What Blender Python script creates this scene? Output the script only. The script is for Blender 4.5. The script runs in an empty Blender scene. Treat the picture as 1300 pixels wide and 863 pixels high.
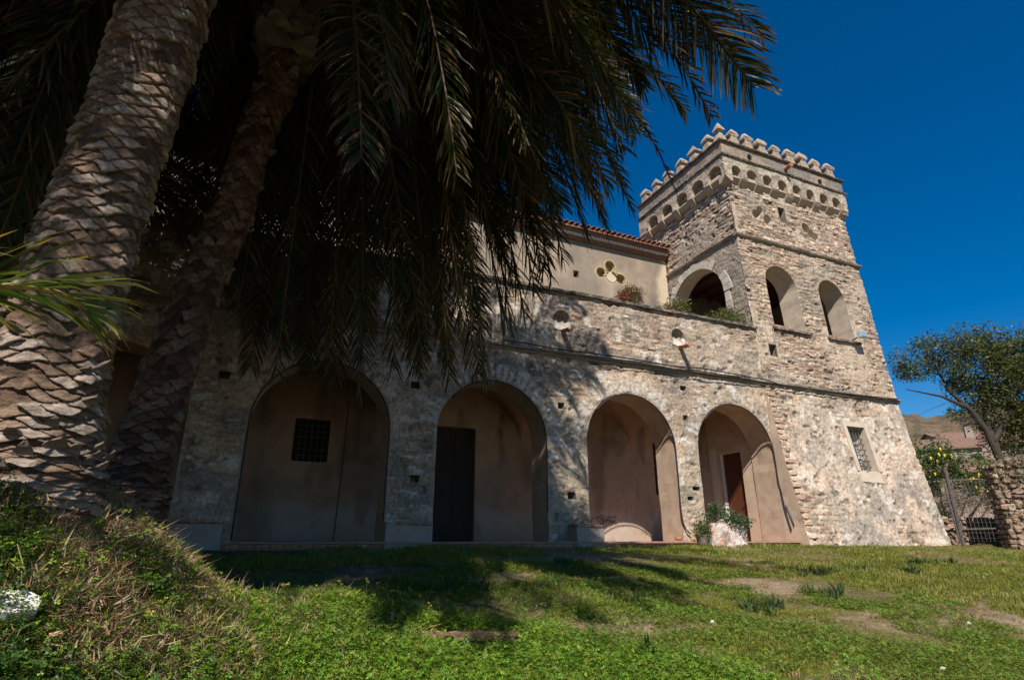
import bpy, math, random
import numpy as np
from mathutils import Vector, Matrix, Euler

random.seed(7); RN = np.random.default_rng(11)
scene = bpy.context.scene
COL = scene.collection
R = math.radians

# ------------------------------------------------------------------ camera
F_PX, PITCH, YAW = 728.0, math.atan(253.5/728.0), R(23.9)
cam_d = bpy.data.cameras.new("camera"); cam = bpy.data.objects.new("camera", cam_d); COL.objects.link(cam)
cam_d.sensor_width = 36.0; cam_d.lens = 36.0*F_PX/1300.0
cam_d.clip_start = 0.05; cam_d.clip_end = 4000.0
cam.location = (0, 0, 0); cam.rotation_euler = (math.pi/2+PITCH, 0, -YAW)
scene.camera = cam

# ------------------------------------------------------------------ sky and sun
SUN = Vector((0.33, 0.60, -0.71)).normalized()          # direction the light travels
sun_el = math.asin(-SUN.z); sun_az = math.atan2(-SUN.x, -SUN.y)
world = bpy.data.worlds.new("World"); scene.world = world; world.use_nodes = True
wn = world.node_tree; wn.nodes.clear()
sky = wn.nodes.new("ShaderNodeTexSky"); sky.sky_type = 'NISHITA'; sky.sun_disc = False
sky.sun_elevation = sun_el; sky.sun_rotation = sun_az % (2*math.pi)
sky.air_density = 1.0; sky.dust_density = 0.0; sky.ozone_density = 4.0; sky.altitude = 600
hs = wn.nodes.new("ShaderNodeHueSaturation"); hs.inputs['Saturation'].default_value = 1.45; hs.inputs['Value'].default_value = 1.0
hs.inputs['Hue'].default_value = 0.502
bg = wn.nodes.new("ShaderNodeBackground"); bg.inputs['Strength'].default_value = 0.072
wo = wn.nodes.new("ShaderNodeOutputWorld")
wn.links.new(sky.outputs[0], hs.inputs['Color']); wn.links.new(hs.outputs[0], bg.inputs[0]); wn.links.new(bg.outputs[0], wo.inputs[0])
sl = bpy.data.lights.new("sun", 'SUN'); so = bpy.data.objects.new("sun", sl); COL.objects.link(so)
sl.energy = 5.0; sl.angle = R(0.53); sl.color = (1.0, 0.93, 0.82)
so.rotation_euler = SUN.to_track_quat('-Z', 'Y').to_euler(); so.location = (-8, -14, 25)
scene.view_settings.view_transform = 'Standard'; scene.view_settings.look = 'None'
scene.view_settings.exposure = 0.50; scene.view_settings.gamma = 1.0
scene.cycles.max_bounces = 6; scene.cycles.diffuse_bounces = 3; scene.cycles.transparent_max_bounces = 4

# ------------------------------------------------------------------ helpers
def hsh(*a):
    s = np.zeros(np.broadcast(*a).shape)
    for k, v in enumerate(a):
        s = s + np.asarray(v, float)*(127.1, 311.7, 74.7, 183.3)[k]
    v = np.sin(s)*43758.5453
    return v-np.floor(v)

def vnoise(x, y, z=0.0):
    x, y, z = np.broadcast_arrays(np.asarray(x, float), np.asarray(y, float), np.asarray(z, float))
    xi, yi, zi = np.floor(x), np.floor(y), np.floor(z)
    fx, fy, fz = x-xi, y-yi, z-zi
    fx = fx*fx*(3-2*fx); fy = fy*fy*(3-2*fy); fz = fz*fz*(3-2*fz)
    def h(a, b, c): return hsh(xi+a, yi+b, zi+c)
    c00 = h(0,0,0)*(1-fx)+h(1,0,0)*fx; c10 = h(0,1,0)*(1-fx)+h(1,1,0)*fx
    c01 = h(0,0,1)*(1-fx)+h(1,0,1)*fx; c11 = h(0,1,1)*(1-fx)+h(1,1,1)*fx
    return (c00*(1-fy)+c10*fy)*(1-fz)+(c01*(1-fy)+c11*fy)*fz

def fbm(x, y, z=0.0, o=4):
    s = 0; a = 0.5; t = 0
    for k in range(o):
        s = s+a*vnoise(np.asarray(x)*2**k+17.3*k, np.asarray(y)*2**k+5.1*k, np.asarray(z)*2**k); t += a; a *= .5
    return s/t

def sstep(a, b, x):
    t = np.clip((x-a)/(b-a), 0, 1); return t*t*(3-2*t)

def mix(a, b, t):
    t = np.asarray(t)[..., None]; return np.asarray(a)*(1-t)+np.asarray(b)*t

def mesh_np(name, V, faces, mat=None, smooth=False, col=None):
    """V (n,3); faces (m,k) array or list of tuples; col (n,3) vertex colour attribute"""
    me = bpy.data.meshes.new(name)
    V = np.asarray(V, dtype=np.float32)
    if isinstance(faces, np.ndarray):
        k = faces.shape[1]; m = len(faces)
        me.vertices.add(len(V)); me.vertices.foreach_set('co', V.ravel())
        me.loops.add(m*k); me.loops.foreach_set('vertex_index', faces.astype(np.int32).ravel())
        me.polygons.add(m); me.polygons.foreach_set('loop_start', np.arange(0, m*k, k, dtype=np.int32))
        me.update(calc_edges=True)
    else:
        me.from_pydata([tuple(map(float, v)) for v in V], [], faces)
    if col is not None:
        at = me.color_attributes.new('Col', 'FLOAT_COLOR', 'POINT')
        c4 = np.ones((len(V), 4), dtype=np.float32); c4[:, :3] = col
        at.data.foreach_set('color', c4.ravel())
    if smooth: me.polygons.foreach_set('use_smooth', np.ones(len(me.polygons), dtype=bool))
    if mat: me.materials.append(mat)
    return me

def link(name, me, parent=None, **props):
    o = bpy.data.objects.new(name, me); COL.objects.link(o)
    if parent is not None:
        o.parent = parent; top = parent
        loc = Vector(parent.location)
        p = parent.parent
        while p is not None: loc += Vector(p.location); p = p.parent
        o.location = -loc
    for k, v in props.items(): o[k] = v
    return o

def thing(name, label, cat, loc=(0,0,0), group=None):
    o = bpy.data.objects.new(name, None); COL.objects.link(o); o.location = loc
    o.empty_display_size = .2
    o['label'] = label; o['category'] = cat
    if group: o['group'] = group
    return o

class MB:
    """gathers simple shapes into one mesh"""
    def __init__(s): s.v = []; s.f = []; s.c = []
    def add(s, vs, fs, col=None):
        n = len(s.v); s.v += [tuple(v) for v in vs]; s.f += [tuple(i+n for i in f) for f in fs]
        s.c += [col or (1,1,1)]*len(vs); return s
    def box(s, x0, x1, y0, y1, z0, z1, col=None, jit=0.0):
        vs = [(x,y,z) for z in (z0,z1) for y in (y0,y1) for x in (x0,x1)]
        if jit: vs = [(x+random.uniform(-jit,jit), y+random.uniform(-jit,jit), z+random.uniform(-jit,jit)) for x,y,z in vs]
        return s.add(vs, [(0,2,3,1),(4,5,7,6),(0,1,5,4),(2,6,7,3),(0,4,6,2),(1,3,7,5)], col)
    def tube(s, pts, r, n=6, col=None, cap=True):
        pts = [Vector(p) for p in pts]; rs = r if isinstance(r, (list, tuple)) else [r]*len(pts)
        base = len(s.v); up = Vector((0,0,1))
        for i, p in enumerate(pts):
            d = (pts[min(i+1, len(pts)-1)]-pts[max(i-1, 0)]).normalized()
            a = d.cross(Vector((0,0,1)) if abs(d.z) < .95 else Vector((1,0,0))).normalized(); b = d.cross(a)
            for k in range(n):
                t = 2*math.pi*k/n; s.v.append(tuple(p+(a*math.cos(t)+b*math.sin(t))*rs[i])); s.c.append(col or (1,1,1))
        for i in range(len(pts)-1):
            for k in range(n):
                s.f.append((base+i*n+k, base+i*n+(k+1)%n, base+(i+1)*n+(k+1)%n, base+(i+1)*n+k))
        if cap:
            s.f.append(tuple(base+k for k in range(n))[::-1]); s.f.append(tuple(base+(len(pts)-1)*n+k for k in range(n)))
        return s
    def prism(s, poly, fn, d0, d1, col=None):
        """poly list of (a,b); fn(a,b,d)->xyz"""
        n = len(poly); vs = [fn(a,b,d0) for a,b in poly]+[fn(a,b,d1) for a,b in poly]
        fs = [tuple(range(n))[::-1], tuple(range(n, 2*n))]+[(i,(i+1)%n,(i+1)%n+n,i+n) for i in range(n)]
        return s.add(vs, fs, col)
    def build(s, name, mat, parent=None, smooth=False, **props):
        me = bpy.data.meshes.new(name); me.from_pydata(s.v, [], s.f)
        if any(c != (1,1,1) for c in s.c):
            at = me.color_attributes.new('Col', 'FLOAT_COLOR', 'POINT')
            at.data.foreach_set('color', np.array([(*c,1) for c in s.c], dtype=np.float32).ravel())
        if smooth: me.polygons.foreach_set('use_smooth', [True]*len(me.polygons))
        me.materials.append(mat)
        return link(name, me, parent, **props)

# ------------------------------------------------------------------ materials
def new_mat(name):
    m = bpy.data.materials.new(name); m.use_nodes = True; nt = m.node_tree
    b = nt.nodes['Principled BSDF']; b.inputs['Roughness'].default_value = .9
    b.inputs['Specular IOR Level'].default_value = .2
    return m, nt, b

def surf(name, col=None, attr=False, var=.25, scale=6.0, fine=40.0, bump=.3, bdist=.01, rough=.9, col2=None, aniso=None, spec=.2, inst=0.0):
    """procedural surface: base colour (or vertex colour) varied by two noises, with bump"""
    m, nt, b = new_mat(name); N = nt.nodes; L = nt.links
    tc = N.new('ShaderNodeTexCoord'); mp = N.new('ShaderNodeMapping'); L.new(tc.outputs['Object'], mp.inputs[0])
    if aniso: mp.inputs['Scale'].default_value = aniso
    n1 = N.new('ShaderNodeTexNoise'); n1.inputs['Scale'].default_value = scale; n1.inputs['Detail'].default_value = 5; L.new(mp.outputs[0], n1.inputs['Vector'])
    n2 = N.new('ShaderNodeTexNoise'); n2.inputs['Scale'].default_value = fine; n2.inputs['Detail'].default_value = 4; L.new(mp.outputs[0], n2.inputs['Vector'])
    if attr:
        a = N.new('ShaderNodeVertexColor'); a.layer_name = 'Col'; src = a.outputs[0]
    else:
        rg = N.new('ShaderNodeRGB'); rg.outputs[0].default_value = (*col, 1); src = rg.outputs[0]
    if col2:
        mx = N.new('ShaderNodeMix'); mx.data_type = 'RGBA'; mx.inputs[7].default_value = (*col2, 1)
        rp = N.new('ShaderNodeMapRange'); rp.inputs[1].default_value = .42; rp.inputs[2].default_value = .62
        L.new(n1.outputs[0], rp.inputs[0]); L.new(rp.outputs[0], mx.inputs[0]); L.new(src, mx.inputs[6]); src = mx.outputs[2]
    add = N.new('ShaderNodeMath'); add.operation = 'ADD'; L.new(n1.outputs[0], add.inputs[0]); L.new(n2.outputs[0], add.inputs[1])
    mr = N.new('ShaderNodeMapRange'); mr.inputs[1].default_value = .6; mr.inputs[2].default_value = 1.4
    mr.inputs[3].default_value = 1-var*1.5; mr.inputs[4].default_value = 1+var*1.5; L.new(add.outputs[0], mr.inputs[0])
    sc = N.new('ShaderNodeVectorMath'); sc.operation = 'SCALE'; L.new(src, sc.inputs[0]); L.new(mr.outputs[0], sc.inputs['Scale'])
    out = sc.outputs[0]
    if inst:
        oi = N.new('ShaderNodeObjectInfo'); m2 = N.new('ShaderNodeMapRange'); m2.inputs[3].default_value = 1-inst; m2.inputs[4].default_value = 1+inst
        L.new(oi.outputs['Random'], m2.inputs[0]); s2 = N.new('ShaderNodeVectorMath'); s2.operation = 'SCALE'
        L.new(out, s2.inputs[0]); L.new(m2.outputs[0], s2.inputs['Scale']); out = s2.outputs[0]
    L.new(out, b.inputs['Base Color'])
    if bump:
        bp = N.new('ShaderNodeBump'); bp.inputs['Strength'].default_value = bump; bp.inputs['Distance'].default_value = bdist
        L.new(add.outputs[0], bp.inputs['Height']); L.new(bp.outputs[0], b.inputs['Normal'])
    b.inputs['Roughness'].default_value = rough; b.inputs['Specular IOR Level'].default_value = spec
    return m

def leafmat(name, col=None, attr=True, trans=.3, rough=.5, var=.35, spec=.3, tcol=None):
    m, nt, b = new_mat(name); N = nt.nodes; L = nt.links
    if attr:
        a = N.new('ShaderNodeVertexColor'); a.layer_name = 'Col'; src = a.outputs[0]
    else:
        a = N.new('ShaderNodeRGB'); a.outputs[0].default_value = (*col, 1); src = a.outputs[0]
    oi = N.new('ShaderNodeObjectInfo'); mr = N.new('ShaderNodeMapRange'); mr.inputs[3].default_value = 1-var; mr.inputs[4].default_value = 1+var
    L.new(oi.outputs['Random'], mr.inputs[0]); s2 = N.new('ShaderNodeVectorMath'); s2.operation = 'SCALE'
    L.new(src, s2.inputs[0]); L.new(mr.outputs[0], s2.inputs['Scale']); L.new(s2.outputs[0], b.inputs['Base Color'])
    b.inputs['Roughness'].default_value = rough; b.inputs['Specular IOR Level'].default_value = spec
    t = N.new('ShaderNodeBsdfTranslucent'); ms = N.new('ShaderNodeMixShader'); ms.inputs[0].default_value = trans
    ht = N.new('ShaderNodeVectorMath'); ht.operation = 'MULTIPLY'; ht.inputs[1].default_value = tcol or (1.5, 1.5, .6)
    L.new(s2.outputs[0], ht.inputs[0]); L.new(ht.outputs[0], t.inputs[0])
    o = N['Material Output']; L.new(b.outputs[0], ms.inputs[1]); L.new(t.outputs[0], ms.inputs[2]); L.new(ms.outputs[0], o.inputs[0])
    return m

M = {}
M['masonry'] = surf('masonry', attr=True, var=.42, scale=13, fine=38, bump=.85, bdist=.03)
M['stone_piece'] = surf('stone_piece', attr=True, var=.22, scale=12, fine=50, bump=.5, bdist=.012, inst=.12)
M['plaster'] = surf('plaster', attr=True, var=.1, scale=3, fine=35, bump=.3, bdist=.01)
M['plaster_in'] = surf('plaster_in', (.33,.22,.14), var=.12, scale=1.3, fine=30, bump=.25, bdist=.008, col2=(.26,.18,.125))
M['reveal'] = surf('reveal_plaster', (.54,.46,.37), var=.2, scale=4, fine=40, bump=.4, bdist=.012, col2=(.40,.33,.265))
M['reveal_warm'] = surf('reveal_warm', (.50,.38,.29), var=.15, scale=3, fine=40, bump=.35, bdist=.01, col2=(.38,.28,.205))
M['bench'] = surf('bench_render', (.36,.30,.25), var=.2, scale=5, fine=40, bump=.4, bdist=.01, col2=(.27,.22,.19))
M['voussoir'] = surf('voussoir_lime', (.56,.51,.45), var=.3, scale=6, fine=40, bump=.6, bdist=.02, col2=(.36,.31,.26), inst=.12)
M['whitewash'] = surf('whitewash', (.62,.58,.52), var=.12, scale=5, fine=45, bump=.3, bdist=.01)
M['dark_stone'] = surf('dark_slate', (.10,.085,.07), var=.35, scale=7, fine=50, bump=.5, bdist=.015, col2=(.19,.16,.13))
M['grey_stone'] = surf('grey_stone', (.27,.23,.185), var=.3, scale=7, fine=50, bump=.6, bdist=.02, col2=(.15,.13,.11))
M['stone_corbel'] = surf('corbel_stone', (.42,.33,.25), var=.3, scale=6, fine=40, bump=.6, bdist=.02, col2=(.30,.245,.19))
M['brick'] = surf('brick', (.30,.15,.10), var=.3, scale=9, fine=60, bump=.4, bdist=.006, col2=(.36,.23,.17), inst=.2)
M['tile'] = surf('roof_tile', (.26,.12,.075), var=.4, scale=8, fine=50, bump=.4, bdist=.006, col2=(.14,.085,.06))
M['terracotta'] = surf('terracotta', (.42,.16,.09), var=.2, scale=9, fine=50, bump=.2, bdist=.004)
M['floor_tile'] = surf('floor_tile', (.34,.19,.14), var=.2, scale=6, fine=40, bump=.2, bdist=.004)
M['wood'] = surf('door_wood', (.10,.032,.016), var=.3, scale=4, fine=30, bump=.4, bdist=.004, aniso=(6,6,.6), rough=.55, spec=.4)
M['dark_wood'] = surf('dark_wood', (.035,.022,.017), var=.3, scale=4, fine=30, bump=.3, bdist=.004, aniso=(6,6,.6), rough=.6)
M['beam'] = surf('beam_wood', (.10,.04,.025), var=.3, scale=4, fine=30, bump=.3, bdist=.004, aniso=(1,1,1))
M['iron'] = surf('iron', (.065,.06,.055), var=.3, scale=20, fine=80, bump=.3, bdist=.002, rough=.55, spec=.5, col2=(.12,.09,.07))
M['cable'] = surf('cable_rubber', (.035,.035,.04), var=.2, bump=0, rough=.6)
M['paint_metal'] = surf('lamp_metal', (.42,.50,.55), var=.08, bump=.1, bdist=.002, rough=.35, spec=.5)
M['glass'] = surf('dusty_glass', (.30,.34,.36), var=.15, scale=3, bump=.05, rough=.12, spec=.8)
M['void'] = surf('dark_room', (.02,.017,.015), var=.2, bump=0)
M['bark'] = surf('palm_bark', attr=True, var=.42, scale=9, fine=60, bump=.9, bdist=.014, aniso=(1,1,4))
M['tree_bark'] = surf('tree_bark', (.05,.04,.032), var=.35, scale=8, fine=40, bump=.6, bdist=.03)
M['frond'] = leafmat('palm_leaflet', trans=.35, rough=.45, var=.2, spec=.3, tcol=(1.6,1.5,.6))
M['rachis'] = surf('rachis', (.16,.11,.05), var=.25, scale=10, fine=40, bump=.1, bdist=.002, rough=.5)
M['grass'] = leafmat('grass_blade', trans=.3, rough=.5, var=.35, spec=.25)
M['clover'] = leafmat('clover_leaf', trans=.3, rough=.45, var=.3, spec=.3)
M['straw'] = leafmat('dry_straw', trans=.15, rough=.7, var=.35, spec=.1, tcol=(1,1,.9))
M['foliage'] = leafmat('tree_leaf', trans=.2, rough=.45, var=.0, spec=.3)
M['petal'] = leafmat('yellow_petal', attr=True, trans=.3, rough=.5, var=.1, tcol=(1,1,.8))

# ------------------------------------------------------------------ terrain
def ground_z(x, y):
    x = np.asarray(x, float); y = np.asarray(y, float)
    t = (y-3)/8.3
    z = np.where(t < 0, -1.13+t*.4, np.where(t > 1, -.17, -1.13+.96*t))
    r2 = ((x+1.95)/1.62)**2+((y-4.95)/1.65)**2
    z = z+1.47*np.exp(-(r2**1.6))
    z = z+.22*(fbm(x*1.3+4, y*1.3, 8.8, 3)-.5)*np.exp(-(r2**1.2))*2
    r3 = ((x-.55)/1.0)**2+((y-5.9)/.9)**2
    z = z+.22*np.exp(-r3)
    near = np.exp(-((np.hypot(x-6, y-6)/14)**2))*np.clip((11.0-y)/1.5, .15, 1)
    z = z+(fbm(x*.8, y*.8, 3.3, 3)-.5)*.16*near+(fbm(x*4, y*4, 1.3, 3)-.5)*.05*near
    far = np.hypot(x-10, y-8)
    z = z-np.clip(far-20, 0, 30)*.05
    return z

def dirt(x, y):
    """1 where the lawn is worn to bare soil"""
    a = sstep(.57, .70, fbm(x*.55+3, y*1.1, 9.1, 3)+.25*(fbm(x*3, y*3, 2.2, 3)-.5))
    for cx, cy, rx, ry in ((3.55,6.9,.9,.55),(5.4,8.0,1.0,.25),(3.3,5.6,.25,.3),(4.5,5.3,.5,.25),(7.5,6.8,1.2,.25),(12.5,8.9,1.2,.2),(7.2,5.2,.9,.2)):
        a = np.maximum(a, 1-sstep(.5, 1.1, np.sqrt(((x-cx)/rx)**2+((y-cy)/ry)**2)+.5*(fbm(x*4, y*4, 7.7, 2)-.5)))
    return a

def axis(segs):
    out = [segs[0][0]]
    for a, b, s in segs:
        n = max(1, int(round((b-a)/s))); out += list(np.linspace(a, b, n+1)[1:])
    return np.array(out)
gx = axis([(-1500,-200,200),(-200,-30,15),(-30,-5,1.0),(-5,14,.085),(14,26,.16),(26,60,1.5),(60,200,12),(200,1500,200)])
gy = axis([(-800,-60,120),(-60,-4,4),(-4,2,.3),(2,12.1,.085),(12.1,20,.5),(20,60,3),(60,200,14),(200,1500,200)])
GX, GY = np.meshgrid(gx, gy, indexing='ij'); GZ = ground_z(GX, GY)
n0, n1 = GX.shape; I = np.arange(n0*n1).reshape(n0, n1)
Fq = np.stack([I[:-1,:-1], I[1:,:-1], I[1:,1:], I[:-1,1:]], -1).reshape(-1, 4)
X, Y = GX.ravel(), GY.ravel()
dm = dirt(X, Y); nz = fbm(X*5, Y*5, .5, 3)
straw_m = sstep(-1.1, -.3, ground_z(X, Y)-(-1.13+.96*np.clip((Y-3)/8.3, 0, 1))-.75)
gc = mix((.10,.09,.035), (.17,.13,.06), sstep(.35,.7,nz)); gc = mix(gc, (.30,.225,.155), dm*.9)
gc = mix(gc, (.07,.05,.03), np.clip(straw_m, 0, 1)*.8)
M['soil'] = surf('soil', attr=True, var=.3, scale=8, fine=50, bump=.6, bdist=.02)
link('ground', mesh_np('ground', np.stack([X, Y, GZ.ravel()], -1), Fq, M['soil'], True, gc), kind='structure')

# ------------------------------------------------------------------ masonry sheets
def stones(u, z, w=.26, h=.085, seed=0.0):
    """coursed rubble: random number of the stone, distance to its joint (m)"""
    zz = z+.05*(fbm(u*.7, z*.6, seed+2, 2)-.5)+.035*(fbm(u*2.5, z*2.5, seed+4, 2)-.5)
    uu = u+.05*(fbm(u*3, z*5, seed+6, 2)-.5)
    r = zz/h; row = np.floor(r); b0 = row+.6*(hsh(row, seed+.5)-.5); b1 = row+1+.6*(hsh(row+1, seed+.5)-.5)
    up = r > b1; dn = r < b0; row = row+up-dn*1.0
    b0 = row+.6*(hsh(row, seed+.5)-.5); b1 = row+1+.6*(hsh(row+1, seed+.5)-.5)
    ww = w*(.6+.9*hsh(row, seed+3.1))
    c = uu/ww+hsh(row, seed+1.7)*10; k = np.floor(c)
    j0 = k+.7*(hsh(k, row, seed)-.5); j1 = k+1+.7*(hsh(k+1, row, seed)-.5)
    k = k+(c > j1)-(c < j0)*1.0
    j0 = k+.7*(hsh(k, row, seed)-.5); j1 = k+1+.7*(hsh(k+1, row, seed)-.5)
    e = np.minimum(np.minimum(c-j0, j1-c)*ww, np.minimum(r-b0, b1-r)*h)
    return hsh(k, row, seed+9), hsh(k, row, seed+21), e

PAL = np.array([1.05,1.02,1.02])*np.array([(.36,.265,.175),(.31,.25,.185),(.40,.28,.195),(.43,.34,.24),(.28,.21,.15),(.35,.225,.15),(.50,.42,.32),(.34,.28,.215)])
PAL = PAL*.72+PAL.mean(1, keepdims=True)*.28*np.array([1.04,1.0,.95]); PAL = PAL*np.array([1.07,1.02,.98])

def wall_sheet(u0, u1, z0, z1, step, holes, fn, seed, look, par, name, mat, hole_edge=True, props={}):
    nu = max(2, int(round((u1-u0)/step))+1); nv = max(2, int(round((z1-z0)/step))+1)
    U, Z = np.meshgrid(np.linspace(u0, u1, nu), np.linspace(z0, z1, nv), indexing='ij')
    I = np.arange(nu*nv).reshape(nu, nv)
    Q = np.stack([I[:-1,:-1], I[1:,:-1], I[1:,1:], I[:-1,1:]], -1).reshape(-1, 4)
    u, z = U.ravel().copy(), Z.ravel().copy()
    edge = np.full(u.shape, 1e3)
    if holes:
        def sd(u, z):
            s = np.full(np.shape(u), -1e3)
            for h in holes: s = np.maximum(s, h(u, z))
            return s
        cu, cz = u[Q].mean(1), z[Q].mean(1); keep = sd(cu, cz) <= 0
        kept, drop = Q[keep], Q[~keep]
        bnd = np.intersect1d(kept.ravel(), drop.ravel())
        e = 1e-3
        for _ in range(3):
            s = sd(u[bnd], z[bnd]); gu = (sd(u[bnd]+e, z[bnd])-sd(u[bnd]-e, z[bnd]))/(2*e); gz = (sd(u[bnd], z[bnd]+e)-sd(u[bnd], z[bnd]-e))/(2*e)
            g2 = np.maximum(gu*gu+gz*gz, .2); u[bnd] -= s*gu/g2; z[bnd] -= s*gz/g2
        Q = kept; edge = -sd(u, z)
    d, c = look(u, z, seed, edge)
    if hole_edge: d = d*sstep(0, .05, edge)
    used = np.zeros(len(u), bool); used[Q.ravel()] = True; remap = np.cumsum(used)-1
    V = fn(u, z, d)
    me = mesh_np(name, V[used], remap[Q], mat, False, c[used])
    return link(name, me, par, **props)

def wobble(u, z): return .05*(fbm(np.asarray(u)*1.9, np.asarray(z)*1.9, 5.5, 3)-.5)
def arch_sd(c, r, top, zb=-9.):
    sp = top-r
    def f(u, z):
        return np.minimum(np.where(z > sp, r-np.hypot(u-c, z-sp), r-np.abs(u-c))+wobble(u, z), z-zb)
    return f
def rect_sd(a, b, c, d):
    return lambda u, z: np.minimum(np.minimum(u-a, b-u), np.minimum(z-c, d-z))
def circ_sd(c, zc, r):
    return lambda u, z: r-np.hypot(u-c, z-zc)
def arch_outline(c, r, top, zb, n=22):
    sp = top-r
    a = [(c-r, zb+(sp-zb)*k/12) for k in range(12)]
    a += [(c-r*math.cos(math.pi*k/n), sp+r*math.sin(math.pi*k/n)) for k in range(n+1)]
    a += [(c+r, sp-(sp-zb)*k/12) for k in range(1, 13)]
    out = []
    for (u, z) in a:
        w = float(wobble(u, z)); dz = max(z-sp, 0); L = math.hypot(u-c, dz) or 1
        out.append((u+(u-c)/L*w, z+dz/L*w))
    return out
def rect_outline(a, b, c, d): return [(a,c),(a,d),(b,d),(b,c)]

def reveal(outline, fn, d0, d1, name, mat, par, closed=False, nd=5, wob=.008, col=None, props={}):
    """the inner faces of an opening: outline swept from outward distance d0 to d1"""
    n = len(outline); ds = np.linspace(d0, d1, nd); V = []
    cu = sum(p[0] for p in outline)/n; cz = sum(p[1] for p in outline)/n
    for i, d in enumerate(ds):
        for (a, b) in outline:
            w = wob*(vnoise(a*9+d*7, b*9, 3.)-.5)*2 if i else 0
            V.append(fn(np.array([a+(cu-a)*w]), np.array([b+(cz-b)*w]), np.array([d]))[0])
    m = n if closed else n-1
    Fc = [(i*n+k, i*n+(k+1)%n, (i+1)*n+(k+1)%n, (i+1)*n+k) for i in range(nd-1) for k in range(m)]
    me = bpy.data.meshes.new(name); me.from_pydata([tuple(map(float, v)) for v in V], [], Fc); me.materials.append(mat)
    return link(name, me, par, **props)

def pocket(holes_outline, fn, depth, mb):
    """blind hole: sides and back wall, added to a shared mesh builder"""
    n = len(holes_outline)
    f = [tuple(fn(np.array([a]), np.array([b]), np.array([.0]))[0]) for a, b in holes_outline]
    cu = sum(p[0] for p in holes_outline)/n; cz = sum(p[1] for p in holes_outline)/n
    k = [tuple(fn(np.array([a+(cu-a)*.12]), np.array([b+(cz-b)*.12]), np.array([-depth]))[0]) for a, b in holes_outline]
    mb.add(f+k, [(i,(i+1)%n,(i+1)%n+n,i+n) for i in range(n)]+[tuple(range(n, 2*n))])

# ---- looks ---------------------------------------------------------------------------------
def look_facade(u, z, seed, edge):
    r1, r2, e = stones(u, z, .19, .07, seed)
    cover = sstep(.33, .56, fbm(u*.55, z*.8, seed+31, 4)+.06*np.sin(u*1.7))       # worn render over the rubble
    low = sstep(4.3, 3.9, z)
    cover = np.clip(cover*.85+.25*low*fbm(u*1.5, z*1.5, 71., 2), 0, 1)
    lump = fbm(u*5, z*6, seed+3, 4)-.5; fine = fbm(u*16, z*18, seed+5, 2)-.5
    dst = (r1*.026-.006)*sstep(0, .02, e)-.018*(1-sstep(0, .012, e))
    pit = sstep(.66, .78, fbm(u*4.5, z*7, seed+13, 3))
    d = dst*(1-cover)+(.018+.03*lump)*cover+.03*lump+.016*fine-.045*pit
    c = PAL[(r1*7.99).astype(int)]*(.75+.5*r2)[:, None]
    c = c*(.58+.42*sstep(0, .016, e))[:, None]
    pl = mix((.45,.345,.25), (.34,.275,.21), sstep(.42,.62,fbm(u*.9, z*1.3, seed+8, 3)))
    pl = pl*(.80+.45*fbm(u*7, z*8, seed+6, 3))[:, None]
    c = mix(c, pl, cover)
    c = mix(c, (.15,.14,.13), .72*sstep(.47,.66,fbm(u*.7+4, z*1.8, seed+44, 4))*(.6+.4*fbm(u*7,z*9,3.,2)))      # grey lichen
    c = mix(c, (.56,.50,.44), .8*sstep(.62,.70,fbm(u*3.2, z*4.4, seed+52, 4)))  # pale lime patches
    c = mix(c, (.06,.055,.05), .6*pit)
    for a in ARCHES:                                                             # old pale voussoirs round the arches
        ring = np.hypot(u-a[0], np.maximum(z-(a[2]-a[1]), 0)*1.0)-a[1]
        m = sstep(.02,.08,ring)*(1-sstep(.36,.46,ring))*(z > a[2]-a[1]-.1)
        th = np.arctan2(z-(a[2]-a[1]), u-a[0])*9; bl = hsh(np.floor(th), a[0])
        c = mix(c, (.50,.47,.44), m*(bl > .45)*sstep(.08,.3,np.abs((th%1)-.5)*-1+.5)*.85*sstep(.3,.5,fbm(u*6,z*6,8.,2)))
        c = mix(c, (.40,.32,.25), (1-sstep(.0,.07,ring))*(ring > -.1)*.8)
    # dirty damp strip under the coping and under the cornice, run marks of the spouts
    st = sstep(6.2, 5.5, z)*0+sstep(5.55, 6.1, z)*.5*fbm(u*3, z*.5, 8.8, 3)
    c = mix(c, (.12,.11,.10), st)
    return d, c

def look_tower(u, z, seed, edge):
    r1, r2, e = stones(u, z, .21, .066, seed)
    cover = sstep(.56, .68, fbm(u*.6, z*.5, seed+31, 4))*.8
    lump = fbm(u*4, z*5, seed+3, 4)-.5; fine = fbm(u*16, z*18, seed+5, 2)-.5
    pit = sstep(.66, .8, fbm(u*4.5, z*7, seed+13, 3))
    d = (.042*r1-.012)*sstep(0, .018, e)-.026*(1-sstep(0, .011, e))
    d = d*(1-cover)+(.02+.03*lump)*cover+.028*lump+.012*fine-.05*pit
    c = PAL[(r2*7.99).astype(int)]*(.80+.55*r1)[:, None]
    c = c*(.42+.58*sstep(0, .015, e))[:, None]
    pl = np.ones_like(c)*(.44,.355,.27)*(.8+.45*fbm(u*7, z*8, seed+6, 3))[:, None]
    c = mix(c, pl, cover)
    c = mix(c, (.20,.185,.16), .5*sstep(.5,.68,fbm(u*.9+4, z*1.8, seed+44, 4)))
    c = mix(c, (.10,.08,.06), .5*pit)
    return d, c

def look_tower_left(u, z, seed, edge):
    d, c = look_tower(u, z, seed, edge)
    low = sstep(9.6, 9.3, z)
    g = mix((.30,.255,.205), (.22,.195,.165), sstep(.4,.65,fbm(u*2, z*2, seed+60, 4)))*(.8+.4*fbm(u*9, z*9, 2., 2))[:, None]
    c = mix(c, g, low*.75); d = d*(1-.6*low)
    return d, c

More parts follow.
